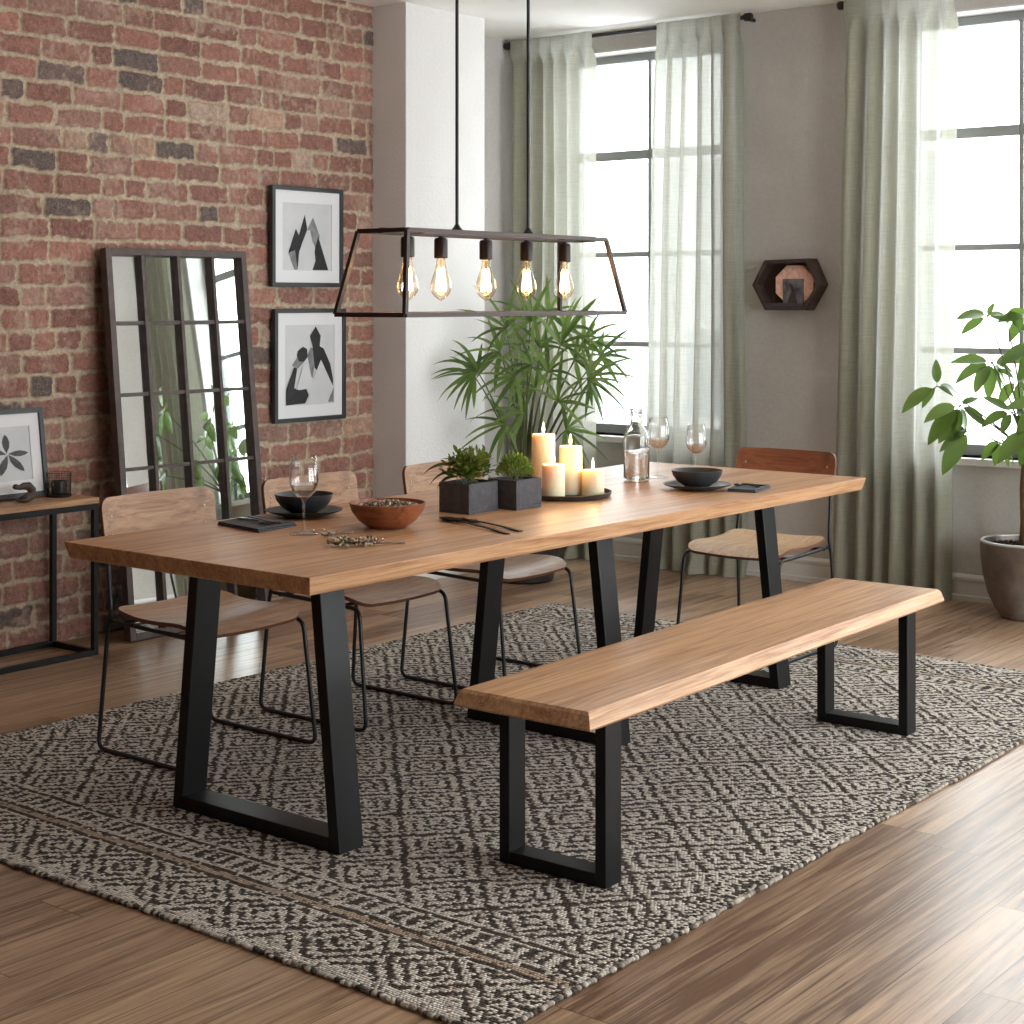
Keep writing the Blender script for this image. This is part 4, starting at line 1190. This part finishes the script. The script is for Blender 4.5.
# ---------------------------------------------------------------- potted money tree
pc = atZ(1025, 618, 0); pc = Vector((pc.x, pc.y, 0))
tree = thing('potted_tree', 'broad leaved tree in a weathered grey metal pot below the right window', 'plant', pc)
m = MB(); m.lathe([(.085, 0), (.102, .006), (.132, .050), (.160, .110), (.180, .190), (.189, .270), (.191, .338), (.186, .342), (.178, .338), (.174, .30), (.0005, .30)], 56); m.build('pot', M['pot'], tree, smooth=35)
m = MB(); m.lathe([(.1915, .333), (.1925, .338), (.187, .3435), (.177, .3425), (.1765, .338)], 56, (0, 0, 0), False, False); m.build('rim', simple('worn bright pot rim', (188, 186, 182), .35, .5), tree, smooth='all')
m = MB(); m.lathe([(.0005, .29), (.172, .29), (.172, .312), (.0005, .318)], 36, (0, 0, 0), False, False)
for k in range(220):
    a_ = rr.uniform(0, 6.28); r_ = math.sqrt(rr.random())*.16; m.sphere((r_*math.cos(a_), r_*math.sin(a_), .318), rr.uniform(.003, .007), 6, 4)
m.build('soil', M['soil'], tree, smooth='all')
def T3(px, py, dy=0.): return atY(px, py, pc.y+dy)-pc
tk = MB()
tt = T3(1026, 455)
tk.tube([(.0, 0, .30), (.004, 0, .42), (-.003, .004, .56), tt*.98+Vector((0, 0, -.02)), tt], [.028, .024, .022, .020, .016], 12)
tk.build('trunk', M['bark'], tree, smooth='all')
br = MB(); lv = MB()
# (hub px, hub py, depth offset, list of leaf directions in degrees and lengths in px)
clus = [
 ((987, 316), -.02, [(178, 30, -.2), (215, 28, .1), (10, 20, .2), (70, 14, -.3), (-12, 30, .3), (160, 20, .4)]),
 ((1006, 316), .05, [(170, 18, .2), (-5, 28, .3), (20, 24, -.2), (-30, 22, .1)]),
 ((937, 386), -.10, [(92, 24, 0.), (212, 40, 0), (235, 24, .2), (-12, 26, .3), (-28, 16, -.2)]),
 ((960, 405), -.12, [(196, 38, -.2), (228, 46, -.1), (262, 30, .1), (285, 26, .2), (-38, 30, -.2), (20, 20, .3), (245, 40, .3)]),
 ((992, 362), .00, [(176, 36, .1), (205, 38, .2), (232, 34, -.3), (262, 34, -.1), (292, 34, .2), (-20, 32, .2), (5, 32, -.2), (-50, 36, .3)]),
 ((970, 430), -.08, [(200, 24, .0), (232, 48, -.2), (180, 20, .4), (215, 34, .4)]),
 ((1002, 440), .05, [(255, 24, .1), (285, 24, -.2), (-50, 28, .1), (222, 26, .2)]),
 ((1012, 412), -.05, [(200, 30, .2), (238, 22, -.2), (-20, 34, .3), (-55, 30, 0), (150, 28, .3)]),
 ((1020, 380), .08, [(230, 30, .2), (268, 30, -.2), (-45, 32, .0), (150, 26, .2), (20, 30, .1)]),
 ((1040, 345), .0, [(200, 40, 0), (240, 36, .2), (280, 36, -.2), (-30, 40, .1), (20, 36, 0)]),
 ((1050, 400), -.1, [(190, 40, 0), (225, 42, .2), (270, 40, -.2), (-40, 40, .1), (10, 36, 0)]),
 ((1035, 430), -.12, [(215, 44, 0), (250, 34, .2), (290, 36, -.2), (-20, 40, .1)]),
 ((1075, 370), .1, [(200, 36, 0), (250, 40, .2), (-60, 40, -.2), (0, 40, .1)]),
 ((1090, 420), -.2, [(200, 46, 0), (250, 40, .2), (-60, 44, -.2), (0, 40, .1), (60, 36, 0)]),
 ((1100, 350), -.2, [(200, 46, 0), (250, 40, .2), (-60, 44, -.2), (0, 40, .1), (80, 36, 0)]),
 ((1065, 320), -.2, [(190, 40, 0), (240, 40, .2), (-60, 40, -.2), (10, 40, .1), (100, 30, 0)]),
 ((1030, 315), .1, [(190, 30, 0), (-20, 36, .2), (60, 24, -.2), (230, 30, .1)])]
d0 = -SS*pc.x+CC*pc.y
for (hx_, hy_), dy, L_ in clus:
    H_ = T3(hx_, hy_, dy)
    base = tt*.99
    mid = base.lerp(H_, .5)+Vector((0, 0, -.03+.02*rr.random())); mid = Vector((base.x*.6+mid.x*.4, base.y*.6+mid.y*.4, mid.z))
    pts = [base*(1-t)**2+mid*2*t*(1-t)+H_*t*t for t in [i/8 for i in range(9)]]
    br.tube(pts, [.006*(1-.55*i/8) for i in range(9)], 6)
    for a_, lp, dd in L_:
        a_ = R(a_); d = right*math.cos(a_)+Vector((0, 0, 1))*math.sin(a_)+fwd*dd
        L = lp/FPX*d0*1.03; d.normalize()
        up = (Vector((0, 0, 1))-fwd*.9+right*rr.uniform(-.4, .4))
        st = H_+d*L*.12
        br.tube([H_, st], .0016, 5)
        lv.leaf(st, d+Vector((0, 0, .12)), up, L, L*rr.uniform(.39, .47), rr.uniform(.35, .8), 9, .22, lambda t: (math.sin(PI*t**.85)**.8)*(1-.12*t)+.01)
br.build('branches', M['stem'], tree, smooth='all')
lv.v = [(p[0], min(p[1], .03+.25*(p[1]-.03)) if p[1] > .03 else p[1], p[2]) for p in lv.v]
lv.build('leaves', M['treeleaf'], tree, smooth='all')

# ---------------------------------------------------------------- outside
def building(label, x0, x1, y0, y1, z0, z1, fx, fz, win=True):
    t = thing('building', label, 'building', ((x0+x1)/2, y0, z0)); w = x1-x0; h = z1-z0
    MB().box(-w/2, w/2, 0, y1-y0, 0, h).build('facade', M['facade'], t)
    nx = int(w/fx); nz = int(h/fz)
    for i in range(nx):
        for j in range(nz):
            cx_ = -w/2+fx*(i+.5); cz = fz*(j+.5)
            wd = MB(); wd.box(cx_-fx*.22, cx_+fx*.22, -.03, .02, cz-fz*.28, cz+fz*.28); wd.build('window', M['facadeglass'], t)
    lg = MB()
    for j in range(nz+1): lg.box(-w/2, w/2, -.25, -.001, fz*j-.1, fz*j+.1)
    lg.build('ledge', M['facade'], t)
building('pale apartment building seen faintly through the first window', -34, -13.0, 28, 38, -14, 4.2, 2.6, 3.1)
building('pale low building far outside the right window', -24, 0, 48, 60, -16, 1.2, 3.2, 3.4)
rt = MB(); rq = random.Random(4)
for k in range(22):
    x = -11.5+k*.42; rt.sphere((x, 20+rq.uniform(-2, 2), -1.75+rq.uniform(-.2, .35)), rq.uniform(.5, .9), 10, 7)
tag(rt.build('tree_line', M['rooftops'], smooth='all'), 'hazy grey treetops outside below the right window', 'trees', None, 'stuff')
struct(MB().box(-80, 60, 8.5, 110, -16.3, -16).build('ground', M['facade']), 'grey street level far below the windows')

# ---------------------------------------------------------------- light
w = bpy.data.worlds.new('World'); bpy.context.scene.world = w; w.use_nodes = True
nt = w.node_tree; nt.nodes.clear()
bg = nt.nodes.new('ShaderNodeBackground'); wo = nt.nodes.new('ShaderNodeOutputWorld')
bg.inputs[0].default_value = (.93, .965, 1.0, 1); bg.inputs[1].default_value = 4.6
nt.links.new(bg.outputs[0], wo.inputs[0])
def portal(name, loc, rot, sx, sy):
    L = bpy.data.lights.new(name, 'AREA'); L.shape = 'RECTANGLE'; L.size = sx; L.size_y = sy; L.cycles.is_portal = True
    o = bpy.data.objects.new(name, L); COL.objects.link(o); o.location = loc; o.rotation_euler = rot
for k, (a, b, z0, z1) in enumerate((W1, W2, W3)): portal('window_daylight', ((a+b)/2, YB+.24, (z0+z1)/2), (R(-90), 0, 0), b-a+.1, z1-z0+.1)
for (a, b, z0, z1) in RW: portal('side_window_daylight', (XR+.24, (a+b)/2, (z0+z1)/2), (0, R(90), 0), z1-z0+.1, b-a+.1)

# ---------------------------------------------------------------- camera
cam = bpy.data.cameras.new('Camera'); co = bpy.data.objects.new('Camera', cam); COL.objects.link(co)
co.location = (0, 0, CAMH); co.rotation_euler = (R(90), 0, TH)
cam.sensor_fit = 'HORIZONTAL'; cam.sensor_width = 36; cam.lens = 36*FPX/1024
cam.shift_x = 0; cam.shift_y = -212/1024
cam.clip_start = .02; cam.clip_end = 300
sc = bpy.context.scene; sc.camera = co
sc.view_settings.view_transform = 'Standard'; sc.view_settings.look = 'None'; sc.view_settings.gamma = 1
sc.view_settings.exposure = 1.28
try: sc.view_settings.use_curve_mapping = False
except Exception: pass
cy = sc.cycles
cy.use_denoising = True
cy.max_bounces = 10; cy.diffuse_bounces = 5; cy.glossy_bounces = 4; cy.transparent_max_bounces = 24; cy.transmission_bounces = 6
cy.caustics_reflective = False; cy.caustics_refractive = False; cy.sample_clamp_indirect = 6
